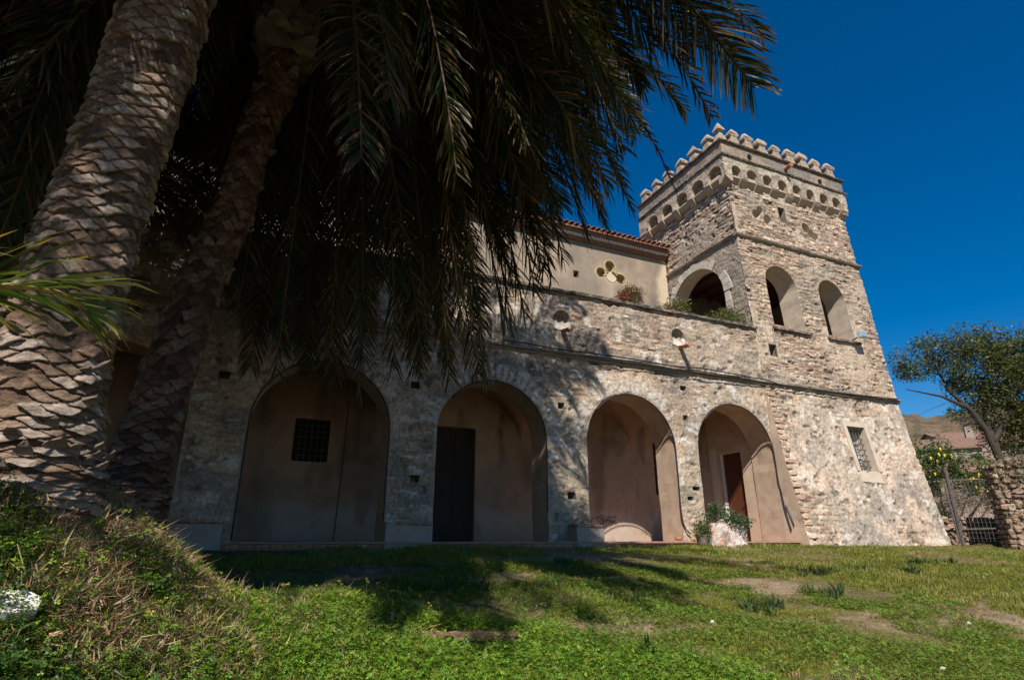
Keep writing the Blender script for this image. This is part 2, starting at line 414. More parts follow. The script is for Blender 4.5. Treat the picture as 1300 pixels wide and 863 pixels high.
def look_base(u, z, seed, edge):
    r1, r2, e = stones(u, z, .26, .09, seed)
    cover = sstep(.30, .52, fbm(u*.8, z*.9, seed+31, 4))
    lump = fbm(u*3.2, z*3.6, seed+3, 4)-.5; fine = fbm(u*12, z*14, seed+5, 3)-.5
    pit = sstep(.64, .76, fbm(u*5, z*6, seed+13, 3))
    d = ((.035*r1-.01)*sstep(0, .02, e)-.03*(1-sstep(0, .012, e)))*(1-cover)+.07*lump+.035*fine-.05*pit
    c = PAL[(r1*7.99).astype(int)]*(.8+.5*r2)[:, None]*(.5+.5*sstep(0, .016, e))[:, None]
    pl = mix((.50,.385,.30), (.40,.335,.27), sstep(.45,.6,fbm(u*1.3, z*1.3, seed+8, 4)))*(.74+.55*fbm(u*6, z*7, seed+6, 3))[:, None]
    c = mix(c, pl, cover*.9)
    c = mix(c, (.22,.20,.18), .6*sstep(.52,.68,fbm(u*1.2+4, z*1.0+u*.4, seed+44, 4)))
    c = mix(c, (.62,.54,.45), .65*sstep(.60,.68,fbm(u*3, z*3.6, seed+52, 3)))
    c = mix(c, (.10,.08,.06), .5*pit)
    return d, c

def look_plaster(c1, c2, amp=.012, stain=None, white=False, dado=None):
    def f(u, z, seed, edge):
        n = fbm(u*.9, z*.9, seed, 4); d = amp*2*(fbm(u*2.5, z*2.5, seed+3, 4)-.5)
        c = mix(c1, c2, sstep(.35,.65,n))*(.88+.24*fbm(u*4, z*5, seed+7, 3))[:, None]
        if dado is not None: c = mix(c, dado, .8*sstep(.9,.6,z+.5*(fbm(u*2,z*2,seed+5,3)-.5)))
        if stain is not None:
            c = mix(c, stain, .6*sstep(.5,.75,fbm(u*1.4, z*.5, seed+9, 4)))
        if dado is not None:
            c = mix(c, (.10,.07,.05), .75*(1-sstep(.04,.14,np.abs(u-6.15+.04*np.sin(z*5)))*1.0)*sstep(1.5,2.2,z)*sstep(3.6,3.2,z)); c = mix(c, (.12,.09,.07), .5*sstep(.56,.68,fbm(u*2.4,z*.7,seed+29,4)))
            c = mix(c, (.38,.27,.19), .4*sstep(.58,.66,fbm(u*1.3,z*1.3,seed+39,4)))
        if white: c = mix(c, (.52,.44,.37), .8*sstep(.58,.66,fbm(u*2.2, z*2.2, seed+19, 4))*sstep(2.2,1.2,z))
        cr = np.abs(fbm(u*1.6, z*1.6, seed+22, 3)-.5); d = d-.01*(1-sstep(0,.006,cr)); c = c*(.75+.25*sstep(0,.007,cr))[:, None]
        return d, c
    return f

def front(y0):
    return lambda u, z, d: np.stack([u, np.full_like(u, y0)-d, z], -1)

# ============================================================== ARCADED BUILDING
ARCHES = [(-6.3,1.35,3.45),(-2.6,1.36,3.47),(1.15,1.375,3.53),(4.87,1.345,3.52),(8.63,1.34,3.57),(12.08,1.36,3.62)]
B = thing('arcaded_house', 'old rubble stone house with a row of round arches and a terrace above', 'building', (2, 12, -.17))
Z0, ZP, ZS = -.3, 6.08, 4.37
put = [(10.42,3.9,.11,.07),(10.4,3.08,.08,.07),(10.52,1.25,.12,.05),(6.62,3.07,.09,.08),(6.83,.97,.11,.08),(10.3,1.0,.1,.05),(3.0,3.2,.1,.08),(-.75,3.0,.1,.08),(3.1,1.2,.1,.07)]
niches = [(6.72,5.27,.25),(10.42,5.35,.22),(3.1,5.2,.24),(-.6,5.2,.24),(-4.3,5.2,.24)]
holes = [arch_sd(*a) for a in ARCHES]+[rect_sd(x-w,x+w,z-h,z+h) for x,z,w,h in put]+[arch_sd(x,r,z+r+.06,z-.26) for x,z,r in niches]
slot = rect_sd(-1.35,-1.1,4.75,5.35); holes.append(slot)
fw = front(12.0)
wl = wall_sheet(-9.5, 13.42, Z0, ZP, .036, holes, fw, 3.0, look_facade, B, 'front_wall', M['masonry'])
# inner leaf of the wall, behind
wall_sheet(-9.5, 13.42, Z0, 5.0, .14, [arch_sd(*a) for a in ARCHES], lambda u,z,d: np.stack([u, np.full_like(u,12.82)+d, z],-1), 5.0, look_plaster((.30,.21,.14),(.26,.19,.13)), B, 'inner_wall_face', M['plaster'])
for a in ARCHES:
    reveal(arch_outline(*a[:3], Z0), fw, .0, -.82, 'arch_reveal', M['reveal_warm'], B)
for x,z,w,h in put+[(-1.225,5.05,.125,.3)]:
    pk = MB(); pocket(rect_outline(x-w,x+w,z-h,z+h), fw, .3, pk); pk.build('putlog_hole', M['grey_stone'], B)
niche_spout = []
for i,(x,z,r) in enumerate(niches):
    nb = MB(); pocket(arch_outline(x, r, z+r+.06, z-.26, 10), fw, .32, nb); no = nb.build('drain_niche', M['grey_stone'], B)
    # pale lime bowl in the lower half, with the tile spout resting on it
    bw = MB(); n=9
    prof = [(x-r*.95+2*r*.95*k/(n-1), z-.02+.03*math.sin(k*2.1)) for k in range(n)]+[(x+r*.9, z-.2),(x+.05, z-.27),(x-r*.9, z-.2)]
    bw.prism(prof, lambda a,b,d: (a, 12-d+(.03*math.sin(a*30+b*20)), b), -.28, .015+.012*(i%3)); bw.build('lime_bowl', M['whitewash'], no)
    sp = MB(); L=.42
    for k in range(7):
        t = math.pi*(k/6); 
    ring = [(.075*math.cos(math.pi+math.pi*k/6), .075*math.sin(math.pi+math.pi*k/6)) for k in range(7)]
    ring2 = [(.058*math.cos(math.pi+math.pi*k/6), .058*math.sin(math.pi+math.pi*k/6)) for k in range(7)][::-1]
    poly = ring+ring2; sx = x+(.03 if i else .0)
    sp.prism([(a,b) for a,b in poly], lambda a,b,d: (sx+a, 12-d, z-.24+b-.18*d), -.1, L); sp.build('tile_spout', M['terracotta'], no)

# string course: a worn slate moulding in three uneven steps
def moulding(u0, u1, y, zc, prof, name, mat, par, seed, nx=None, axis_fn=None, amp=.012):
    """prof: list of (outward, dz) ; swept along u with wobble"""
    n = nx or max(2, int((u1-u0)/.09)); us = np.linspace(u0, u1, n); m = len(prof); V = []
    for u in us:
        for j,(o,dz) in enumerate(prof):
            w = amp*2*(vnoise(u*3.1+seed, j*1.7, seed)-.5)+amp*(vnoise(u*11+seed, j*2.3, seed)-.5)*2
            V.append(axis_fn(u, o*(1+w*10*(o > .01)), zc+dz+w*.6))
    Fc = [(i*m+j, (i+1)*m+j, (i+1)*m+(j+1)%m, i*m+(j+1)%m) for i in range(n-1) for j in range(m)]
    Fc += [tuple(range(m)), tuple(range((n-1)*m, n*m))[::-1]]
    me = bpy.data.meshes.new(name); me.from_pydata([tuple(map(float,v)) for v in V], [], Fc); me.materials.append(mat)
    return link(name, me, par)
AF = lambda u,o,z: (u, 12-o, z)
STR = [(-.05,-.075),(.05,-.075),(.07,-.035),(.04,-.025),(.045,-.005),(.115,.005),(.12,.045),(.03,.075),(-.05,.08)]
moulding(-9.5, 13.38, 12, ZS, STR, 'string_course', M['grey_stone'], B, 2.0, axis_fn=AF)
COP = [(-.35,0),(.09,0),(.10,.07),(.02,.09),(-.35,.10)]
moulding(-9.5, 13.44, 12, 6.06, COP, 'parapet_coping', M['dark_stone'], B, 5.0, axis_fn=AF)

# portico inside
wall_sheet(-9.5, 13.5, -.1, 4.3, .07, [rect_sd(.78,1.6,1.76,2.78), rect_sd(4.22,5.4,-.3,2.86), rect_sd(11.26,11.95,1.3,2.86)], front(14.62), 8.0,
           look_plaster((.40,.27,.19),(.33,.235,.175), stain=(.15,.10,.07), dado=(.40,.34,.29)), B, 'portico_back_wall', M['plaster'])
for nm,(a,b,c,d) in (('window',(.78,1.6,1.76,2.78)),('door',(4.22,5.4,-.06,2.86)),('window',(11.26,11.95,1.3,2.86))):
    reveal(rect_outline(a,b,c,d), front(14.62), 0, -.3, 'opening_reveal', M['plaster_in'], B, closed=True)
    if nm == 'door':
        dr = MB(); dr.box(a+.02,b-.02,14.80,14.86,c,d); do = dr.build('door', M['dark_wood'], B, label='dark wooden double door under the second arch')
        for k in range(2):
            for (p0,p1) in ((.12,.95),(1.1,1.75),(1.9,2.75)):
                x0 = a+.08+k*.57; q = MB(); q.box(x0,x0+.44,14.775,14.80,p0,p1); q.build('door_panel', M['dark_wood'], do)
    else:
        w = MB(); w.box(a+.0,b-.0,14.85,14.9,c,d); wo_ = w.build('window', M['void'], B)
        g = MB()
        for k in range(1,6): g.tube([(a+(b-a)*k/6,14.68,c),(a+(b-a)*k/6,14.68,d)], .009, 5)
        for k in range(1,7): g.tube([(a,14.685,c+(d-c)*k/7),(b,14.685,c+(d-c)*k/7)], .009, 5)
        g.build('window_grille', M['iron'], wo_)
pp = MB(); pp.tube([(1.92,14.58,-.05),(1.98,14.58,2.4),(1.97,14.58,3.3)], .012, 5); pp.build('drain_pipe', M['cable'], B)
# groined vault
vx = np.linspace(-9.5, 13.5, 260); vy = np.linspace(12.82, 14.62, 22); VX, VY = np.meshgrid(vx, vy, indexing='ij')
bay = ((VX-(-.7))/3.72) % 1.0; hx = 2.5+1.42*np.sqrt(np.clip(1-((bay-.5)*2)**2, 0, 1)); hy = 2.5+1.42*np.sqrt(np.clip(1-((VY-13.72)/.9)**2, 0, 1))
VZ = np.maximum(hx, hy*.98); nI = np.arange(VX.size).reshape(VX.shape)
link('portico_vault', mesh_np('portico_vault', np.stack([VX.ravel(), VY.ravel(), VZ.ravel()], -1), np.stack([nI[:-1,:-1],nI[1:,:-1],nI[1:,1:],nI[:-1,1:]],-1).reshape(-1,4), M['plaster_in'], True), B)
# floor slab with its tile nosing and the brick step under it
fl = MB(); fl.box(-9.5, 13.45, 11.72, 14.6, -.30, -.075); fl.build('portico_floor', M['grey_stone'], B)
fts = bpy.data.meshes.new('floor_tile'); q = MB(); q.box(0,.30,-.15,.17,-.035,0); fts.from_pydata(q.v, [], q.f); fts.materials.append(M['floor_tile'])
for k in range(47):
    o = bpy.data.objects.new('floor_tile', fts); COL.objects.link(o); o.parent = B
    o.location = Vector((-.5+k*.302, 11.72, -.035+random.uniform(-.004,.004)))-Vector(B.location); o.rotation_euler = (0, 0, random.uniform(-.01,.01))
fbk = bpy.data.meshes.new('brick'); q = MB(); q.box(0,.235,-.05,.05,-.055,0,jit=.004); fbk.from_pydata(q.v, [], q.f); fbk.materials.append(M['brick'])
for r_ in range(2):
    for k in range(57):
        o = bpy.data.objects.new('brick', fbk); COL.objects.link(o); o.parent = B
        o.location = Vector((-.5+k*.247+.12*r_, 11.70+random.uniform(-.008,.008), -.082-r_*.066))-Vector(B.location); o.rotation_euler = (0,0,random.uniform(-.02,.02))
ft = MB(); ft.box(-9.5, 13.45, 11.88, 14.58, -.07, -.04); ft.build('paving', M['floor_tile'], B)

# bench blocks in front of the piers
for (x0,x1,y0) in ((-1.55,-.35,11.55),(2.48,3.42,11.62),(6.72,7.42,11.62)):
    bb = MB(); bb.box(x0,x1,y0,11.99,-.2,.27,jit=.01); bo = bb.build('pier_bench', M['bench'], B)
    nb = int((x1-x0)/.155)
    for k in range(nb):
        q = MB(); q.box(x0+k*(x1-x0)/nb+.004, x0+(k+1)*(x1-x0)/nb-.004, y0-.03, 11.98, .275, .325, jit=.004); q.build('brick', M['brick'], bo)

# terrace deck, upper storey
tf = MB(); tf.box(-9.5, 13.3, 12.35, 15.6, 5.05, 5.2); tf.box(-9.5, 13.35, 12.34, 12.42, 5.2, 6.05); tf.build('terrace_deck', M['grey_stone'], B)
quad = [(10.36,8.98,.18),(10.76,9.30,.20),(11.20,8.88,.18),(10.80,8.88,.22)]
uh = [circ_sd(*q_) for q_ in quad]+[rect_sd(9.24,9.46,8.58,8.84)]
def look_upper(u, z, seed, edge):
    d, c = look_plaster((.31,.245,.18),(.25,.20,.155), amp=.01, stain=(.19,.16,.13))(u, z, seed, edge)
    ring = (1-sstep(.05,.09,edge))*(z > 8.55)*(u > 10)
    c = mix(c, (.42,.33,.19), ring*.8)
    pale = (1-sstep(.0,.35,np.abs(u-10.78)+.15*fbm(u*4,z*4,2.,2)))*sstep(8.75,8.6,z)*sstep(7.2,7.9,z)
    c = mix(c, (.37,.32,.26), pale*.7)
    e = sstep(12.7, 13.05, u+.3*(fbm(u*3, z*3, 1., 3)-.5)-.25*sstep(9,10,z))
    c = mix(c, (.52,.42,.30), e*.9)
    c = mix(c, (.15,.13,.12), (1-sstep(.0,.3,np.abs(u-12.55)))*sstep(6.3,7.2,z)*sstep(8.9,8.2,z)*.7)
    return d, c
wall_sheet(-9.5, 13.30, 5.15, 10.05, .06, uh, front(15.6), 12.0, look_upper, B, 'upper_wall', M['plaster'])
# quatrefoil recess outline by angle
def quad_outline(s=1.0):
    c0 = (10.78, 9.0); out = []
    for k in range(64):
        t = 2*math.pi*k/64; best = .02
        for rr in np.linspace(.02, .9, 120):
            x, z = c0[0]+rr*math.cos(t), c0[1]+rr*math.sin(t)
            if any(math.hypot(x-a, z-b) < r for a,b,r in quad): best = rr
        out.append((c0[0]+best*s*math.cos(t), c0[1]+best*s*math.sin(t)))
    return out
M['ochre'] = surf('ochre_plaster', (.40,.30,.155), var=.12, scale=6, fine=40, bump=.3, bdist=.008)
M['pale_fill'] = surf('pale_lime_fill', (.50,.42,.32), var=.12, scale=6, fine=40, bump=.3, bdist=.008)
qo = quad_outline()
reveal(qo, front(15.6), .02, -.24, 'quatrefoil_reveal', M['ochre'], B, closed=True)
q = MB(); q.prism(qo, lambda a,b,d:(a,15.6-d,b), -.27, -.235); qf = q.build('quatrefoil_window', M['ochre'], B, label='quatrefoil recess with yellow plaster')
q = MB(); q.prism([(10.55,8.62),(10.52,8.95),(10.68,9.08),(10.88,9.06),(11.04,8.9),(11.02,8.62),(10.8,8.56)], lambda a,b,d:(a,15.6-d,b), -.23, -.04); q.build('window_fill', M['pale_fill'], qf)
q = MB(); pocket(rect_outline(9.24,9.46,8.58,8.84), front(15.6), .3, q); q.build('putlog_hole', M['grey_stone'], B)
# side walls closing the block and rear
q = MB(); q.box(-9.7,-9.5,12.0,22,-.3,10.0); q.build('side_wall', M['grey_stone'], B)
q = MB(); q.box(-9.5,13.2,21.8,22,-.3,10.0); q.build('rear_wall', M['grey_stone'], B)
# eaves and roof
UF = lambda u,o,z: (u, 15.6-o, z)
moulding(-9.8, 13.28, 15.6, 10.07, [(-.05,-.06),(.10,-.05),(.14,.03),(-.05,.05)], 'eaves_moulding', M['tile'], B, 3., axis_fn=UF)
moulding(-9.8, 13.28, 15.6, 10.25, [(-.05,-.03),(.30,-.03),(.33,.06),(-.05,.07)], 'eaves_moulding', M['tile'], B, 7., axis_fn=UF)
dn = MB()
for k in range(210):
    x = -9.7+k*.1095
    dn.box(x, x+.07, 15.6-.24, 15.6-.02, 10.135, 10.205, jit=.004)
dn.build('eaves_dentils', M['whitewash'], B, kind='stuff')
rt = MB(); SL = math.tan(R(17))
for k in range(106):
    x = -9.75+k*.218
    for s_ in range(7):
        y0 = 15.12+s_*.42; y1 = y0+.47; lift = .028; z0 = 10.36+SL*(y0-15.12)+lift; z1 = 10.36+SL*(y1-15.12)
        rr = .085+random.uniform(-.006,.006); dx = random.uniform(-.01,.01); n=6; vs=[]
        for (yy,zz,r_) in ((y0,z0,rr),(y1,z1,rr*.85)):
            for j in range(n+1):
                t = math.pi*j/n; vs.append((x+dx+r_*math.cos(t), yy, zz+r_*math.sin(t)))
        for (yy,zz,r_) in ((y0,z0,rr-.016),):
            for j in range(n+1):
                t = math.pi*j/n; vs.append((x+dx+r_*math.cos(t), yy, zz+r_*math.sin(t)))
        rt.add(vs, [(j,j+1,j+n+2,j+n+1) for j in range(n)]+[(j,j+1,j+2*n+3,j+2*n+2) for j in range(n)])
rt.build('roof_tiles', M['tile'], B, kind='stuff')
rb = MB(); rb.add([(-9.8,15.2,10.30),(13.26,15.2,10.30),(13.26,22.0,10.30+SL*6.8),(-9.8,22.0,10.30+SL*6.8),(-9.8,15.2,10.36),(13.26,15.2,10.36),(13.26,22.0,10.36+SL*6.8),(-9.8,22.0,10.36+SL*6.8)],
          [(0,3,2,1),(4,5,6,7),(0,1,5,4),(1,2,6,5),(2,3,7,6),(3,0,4,7)]); rb.build('roof', M['tile'], B)

# ============================================================== TOWER
T = thing('crenellated_tower', 'square rubble stone tower with sloping foot, small merlons and open arched windows', 'tower', (16.4, 14.2, -.17))
def lerp(a,b,t): return a+(b-a)*t
def tb(z):  # batter of the foot
    return .68*np.clip((ZS-z)/ZS, 0, 1.08)**1.08
def XL(z): return np.where(z > ZS, 13.42-.10*(z-ZS)/7, 13.46)
def XR(z): return np.where(z > ZS, 19.45-.45*(z-ZS)/7, 19.45-.08*(ZS-z)/ZS)
def YF(z): return np.where(z > ZS, 12.0+.17*(z-ZS)/7, 12.0-tb(z))
def tf_front(u, z, d):
    t = (u-13.4)/6.0; x = XL(z)+(XR(z)-XL(z))*t
    return np.stack([x, YF(z)-d, z+0*u], -1)
def tf_left(u, z, d):
    return np.stack([XL(z)-d, np.maximum(u, YF(z)), z+0*u], -1)
W2 = (15.06,.70,8.55,6.28); W3 = (17.47,.64,8.48,6.28)
tre = [[(14.55,10.42,.19),(14.78,10.62,.17),(15.08,10.32,.20)],[(17.0,10.45,.19),(17.22,10.28,.16),(17.42,10.15,.17)]]
fh = [arch_sd(W2[0],W2[1],W2[2],W2[3]), arch_sd(W3[0],W3[1],W3[2],W3[3]), rect_sd(15.72,16.08,10.38,11.0)]
fh += [circ_sd(*c) for g_ in tre for c in g_]
misc = [(14.1,5.48,.17,.2)]
fh += [rect_sd(x-w,x+w,z-h,z+h) for x,z,w,h in misc]
wall_sheet(13.4, 19.4, ZS, 12.28, .034, fh, tf_front, 21.0, look_tower, T, 'tower_front_wall', M['masonry'])
for w in (W2, W3):
    ro = reveal(arch_outline(*w[:3], w[3]), tf_front, 0, -.75, 'window_reveal', M['reveal'], T)
    x0, x1 = w[0]-w[1], w[0]+w[1]
    s = MB(); s.prism([(x0-.14,w[3]-.075),(x1+.14,w[3]-.075),(x1+.14,w[3]-.005),(x0-.14,w[3]-.005)], lambda a,b,d:(*tf_front(np.array([a]),np.array([b]),np.array([d]))[0],), -.76, .10); s.build('window_sill', M['dark_stone'], T)
    s = MB(); s.prism([(x0,w[3]),(x1,w[3]),(x1,w[3]+.40),(x0,w[3]+.40)], lambda a,b,d:(*tf_front(np.array([a]),np.array([b]),np.array([d]))[0],), -.66, -.55); s.build('brick_ledge', M['brick'], T)
for x,z,w,h in misc+[(15.9,10.69,.18,.31)]:
    pk = MB(); pocket(rect_outline(x-w,x+w,z-h,z+h), tf_front, .5, pk); pk.build('wall_hole', M['grey_stone'], T)
for g_ in tre:
    # trefoil recesses: outline by angle about their centroid
    cx = sum(c[0] for c in g_)/3; cz = sum(c[1] for c in g_)/3; out = []
    for k in range(48):
        t = 2*math.pi*k/48; best = .01
        for rr in np.linspace(.01,.7,90):
            if any(math.hypot(cx+rr*math.cos(t)-a, cz+rr*math.sin(t)-b) < r for a,b,r in g_): best = rr
        out.append((cx+best*math.cos(t), cz+best*math.sin(t)))
    q = MB(); n=len(out)
    f = [tuple(tf_front(np.array([a]),np.array([b]),np.array([0.]))[0]) for a,b in out]; k2 = [tuple(tf_front(np.array([a]),np.array([b]),np.array([-.3]))[0]) for a,b in out]
    q.add(f+k2, [(i,(i+1)%n,(i+1)%n+n,i+n) for i in range(n)]+[tuple(range(n,2*n))]); q.build('trefoil_recess', M['reveal'], T)
# battered foot with the barred window
LW = (16.42,17.22,1.93,3.3)
def tf_base(u, z, d):
    return tf_front(u, z, d)
wall_sheet(13.4, 19.4, -.35, ZS, .034, [rect_sd(*LW)], tf_base, 33.0, look_base, T, 'tower_foot', M['masonry'])
reveal(rect_outline(*LW), tf_front, 0, -.42, 'window_reveal', M['reveal'], T, closed=True)
# smooth plaster band round the barred window
fr = MB()
pf = lambda a,b,d: tuple(tf_front(np.array([a]),np.array([b]),np.array([d]))[0])
a,b,c,d_ = LW; g=.15
fr.prism([(a-g,c),(a-.002,c),(a-.002,d_),(a-g,d_)], pf, -.05, .028); fr.prism([(b+.002,c),(b+g,c),(b+g,d_),(b+.002,d_)], pf, -.05, .028); fr.prism([(a-g,d_+.002),(b+g,d_+.002),(b+g,d_+g),(a-g,d_+g)], pf, -.05, .03)
fr.build('window_surround', M['reveal'], T)
fr = MB(); fr.prism([(a-.12,c-.32),(b+.05,c-.34),(b+.02,c-.003),(a-.08,c-.003)], pf, -.05, .02); fr.build('window_apron', M['reveal'], T)
wb = MB(); wb.prism([(a,c),(b,c),(b,d_),(a,d_)], pf, -.42, -.38); wbo = wb.build('barred_window', M['glass'], T)
wf = MB()
for k in (0,.5,1): wf.prism([(a+(b-a-.05)*k,c),(a+(b-a-.05)*k+.05,c),(a+(b-a-.05)*k+.05,d_),(a+(b-a-.05)*k,d_)], pf, -.37, -.33)
for k in (0,.33,.66,1): wf.prism([(a,c+(d_-c-.04)*k),(b,c+(d_-c-.04)*k),(b,c+(d_-c-.04)*k+.04),(a,c+(d_-c-.04)*k+.04)], pf, -.375, -.335)
wf.build('window_frame', M['whitewash'], wbo)
for k in range(1,6):
    x = a+(b-a)*k/6; q = MB(); q.tube([pf(x,c,-.14),pf(x,d_,-.14)], .013, 6); q.build('window_bar', M['iron'], wbo)
for k in range(1,8):
    z = c+(d_-c)*k/8; q = MB(); q.tube([pf(a,z,-.165),pf(b,z,-.165)], .013, 6); q.build('window_bar', M['iron'], wbo)

# left face of tower (above the terrace) with the big arch and pigeon holes
WL = (14.22,1.28,8.95,5.25)
pig = []
for i in range(9):
    for j in range(3):
        y = 12.75+i*.37+j*.10; z = 11.1-j*.42-i*.035
        if hsh(i*3.+j, 5.)>.22 and z > 9.75: pig.append((y+.1*(hsh(i,j)-.5), z+.12*(hsh(j,i+3)-.5), .045, .065))
lh = [arch_sd(*WL)]+[rect_sd(x-w,x+w,z-h,z+h) for x,z,w,h in pig]
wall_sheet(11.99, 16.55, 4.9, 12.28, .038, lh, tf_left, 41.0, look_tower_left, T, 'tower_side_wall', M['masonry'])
reveal(arch_outline(*WL[:3], 5.2), tf_left, 0, -.55, 'window_reveal', M['reveal'], T)
pk = MB()
for x,z,w,h in pig:
    pk = MB(); pocket(rect_outline(x-w,x+w,z-h,z+h), tf_left, .25, pk); pk.build('pigeon_hole', M['dark_stone'], T)
# white voussoirs of that arch, one piece each
sp = WL[2]-WL[1]; nvs = 19
for k in range(nvs):
    if k in (3,4): continue
    t0 = math.pi*(k+.04)/nvs; t1 = math.pi*(k+.96)/nvs; r0 = WL[1]+.005; r1 = WL[1]+random.uniform(.2,.36)
    pts = [(WL[0]-r*math.cos(t), sp+r*math.sin(t)) for r,t in ((r0,t0),(r1,t0),(r1,(t0+t1)/2),(r1,t1),(r0,t1),(r0,(t0+t1)/2))]
    q = MB(); q.prism(pts, lambda a,b,d: tuple(tf_left(np.array([a]),np.array([b]),np.array([d]))[0]), -.2, random.uniform(.028,.045)); q.build('voussoir', M['voussoir'], T)
for side in (-1,1):
    for k in range(5):
        z1 = sp-.02-k*.36; w = random.uniform(.2,.34)
        y0 = WL[0]+side*(WL[1]+.004); y1 = y0+side*w
        q = MB(); q.prism([(y0,z1-.34),(y1,z1-.34),(y1,z1),(y0,z1)] if side>0 else [(y1,z1-.34),(y0,z1-.34),(y0,z1),(y1,z1)], lambda a,b,d: tuple(tf_left(np.array([a]),np.array([b]),np.array([d]))[0]), -.2, random.uniform(.02,.04)); q.build('jamb_stone', M['voussoir'], T)
# end wall of the portico and side of the foot: one plastered face with the brown door
def tf_end(u, z, d):
    yf = YF(z); y = yf+(14.62-yf)*u; return np.stack([np.full_like(u,13.46)-d, y, z], -1)
def look_end(u, z, seed, edge):
    d, c = look_plaster((.53,.40,.30),(.46,.345,.26), amp=.008, white=True)(u*3, z, seed, edge)
    c = mix(c, (.66,.62,.56), (u > .885)*(u < .985)*(z < 2.75)*1.0)
    return d*.9, c
class _D: pass
def end_door_sd(u, z):
    yf = YF(z); y = yf+(14.62-yf)*u; return np.minimum(np.minimum(y-13.27, 14.12-y), np.minimum(z+9, 2.55-z))
def grid_u(): pass
wall_sheet(0, 1, -.35, ZS+.2, .035, [end_door_sd], tf_end, 55.0, look_end, T, 'plastered_end_wall', M['plaster'], props={})
ed = lambda a,b,d: (13.46-d, a, b)
edn = lambda u,z,d: np.stack([13.46-d, u, z], -1)
reveal(rect_outline(13.27,14.12,-.06,2.55), edn, 0, -.25, 'door_reveal', M['whitewash'], T, closed=True)
q = MB(); q.prism(rect_outline(13.27,14.12,-.06,2.55), ed, -.2, -.14); do = q.build('door', M['wood'], T, label='brown plank door in the end wall under the last arch')
for k in range(6):
    y = 13.28+k*.139; q = MB(); q.prism(rect_outline(y,y+.132,-.04,2.53), ed, -.14, -.115); q.build('plank', M['wood'], do)
q = MB(); q.tube([(13.54,13.36,1.05),(13.50,13.36,1.05),(13.50,13.44,1.05)], .012, 6); q.build('door_handle', M['iron'], do)
# mouldings round the tower
def frame_mould(z, x0, x1, y0, y1, prof, name, mat, seed):
    moulding(x0-max(p[0] for p in prof)*.95, x1, 0, z, prof, name, mat, T, seed, axis_fn=lambda u,o,zz:(u, y0-o, zz))
    if y1-y0 > .3: moulding(y0-.0, y1, 0, z, prof, name, mat, T, seed+3, axis_fn=lambda u,o,zz:(x0-o, u, zz))
frame_mould(ZS, 13.45, 19.5, 12.0, 12.05, STR, 'string_course', M['grey_stone'], 9.)
STU = [(-.05,-.05),(.03,-.05),(.08,-.01),(.10,.04),(.02,.075),(-.05,.08)]
frame_mould(9.36, float(XL(9.36)), float(XR(9.36))+.1, float(YF(9.36)), 16.1, STU, 'upper_string_course', M['grey_stone'], 13.)
# projecting crown: arcaded band, frieze, mouldings, merlons
CX0, CX1, CY0, CY1 = 13.07, 19.06, 11.97, 16.7
nf = [13.62,14.33,15.04,15.75,16.45,17.13,17.82,18.48]; nl = [12.42,13.3,14.14,14.98,15.84]
def cf(u, z, d): return np.stack([u, np.full_like(u,CY0)-d+.0*z, z], -1)
def cl(u, z, d): return np.stack([np.full_like(u,CX0)-d, u, z], -1)
def look_band(u, z, seed, edge):
    d, c = look_tower(u, z, seed, edge); c2 = np.ones_like(c)*(.40,.34,.27)*(.7+.6*fbm(u*6,z*6,seed+2,3))[:,None]
    c2 = mix(c2, (.17,.155,.14), .7*sstep(.45,.62,fbm(u*2.2,z*3,seed+4,4)))
    return d*.5, mix(c, c2, .8)
bot_f = lambda u: 11.42
wall_sheet(CX0, CX1, 11.55, 12.30, .04, [arch_sd(x,.205+.03*hsh(x,2.),12.02-.03*hsh(x,1.)) for x in nf], cf, 61., look_band, T, 'corbel_band', M['masonry'])
wall_sheet(CY0, CY1, 11.55, 12.30, .04, [arch_sd(x,.31,12.05) for x in nl], cl, 63., look_band, T, 'corbel_band', M['masonry'])
for x in nf: reveal(arch_outline(x,.205+.03*float(hsh(x,2.)),12.02-.03*float(hsh(x,1.)),11.55,12), cf, .0, -.30, 'corbel_niche', M['stone_corbel'], T)
for (cs, hw, fn) in ((nf,.2,lambda a,z,d:(a,CY0-d,z)),(nl,.27,lambda a,z,d:(CX0-d,a,z))):
    for x in cs:
        h_ = random.uniform(.0,.12); q = MB(); pr = [(-.05,11.56),(-.09,11.60+h_),(-.30,11.68+h_),(-.30,11.40),(-.18,11.42)]; n = len(pr)
        q.add([fn(x-hw,z,d) for d,z in pr]+[fn(x+hw,z,d) for d,z in pr], [tuple(range(n))[::-1], tuple(range(n,2*n))]+[(i_,(i_+1)%n,(i_+1)%n+n,i_+n) for i_ in range(n)]); q.build('niche_fill', M['stone_corbel'], T)
for x in nl: reveal(arch_outline(x,.31,12.05,11.55,12), cl, .0, -.34, 'corbel_niche', M['stone_corbel'], T)
# sloping underside back to the wall, cut into corbels
def corbel_row(cs, x0, x1, fn, deep, hw):
    mids = [x0]+[(cs[i]+cs[i+1])/2 for i in range(len(cs)-1)]+[x1]
    for i, e in enumerate(mids):
        lo = x0 if i == 0 else cs[i-1]+hw; hi = x1 if i == len(mids)-1 else cs[i]-hw
        jz = random.uniform(-.05,.05)
        q = MB(); prof = [(-.004,11.55),(-.02,11.51),(-.07,11.44+jz*.5),(-.14,11.37+jz),(-deep,11.30+jz),(-deep-.1,11.30+jz),(-deep-.1,11.55)]
        n = len(prof); vs = [fn(lo,z,d) for d,z in prof]+[fn(hi,z,d) for d,z in prof]
        q.add(vs, [tuple(range(n))[::-1], tuple(range(n,2*n))]+[(i_,(i_+1)%n,(i_+1)%n+n,i_+n) for i_ in range(n)]); q.build('corbel', M['stone_corbel'], T)
pass
corbel_row(nf, CX0, CX1, lambda a,z,d:(a,CY0-d,z), .2, .19)
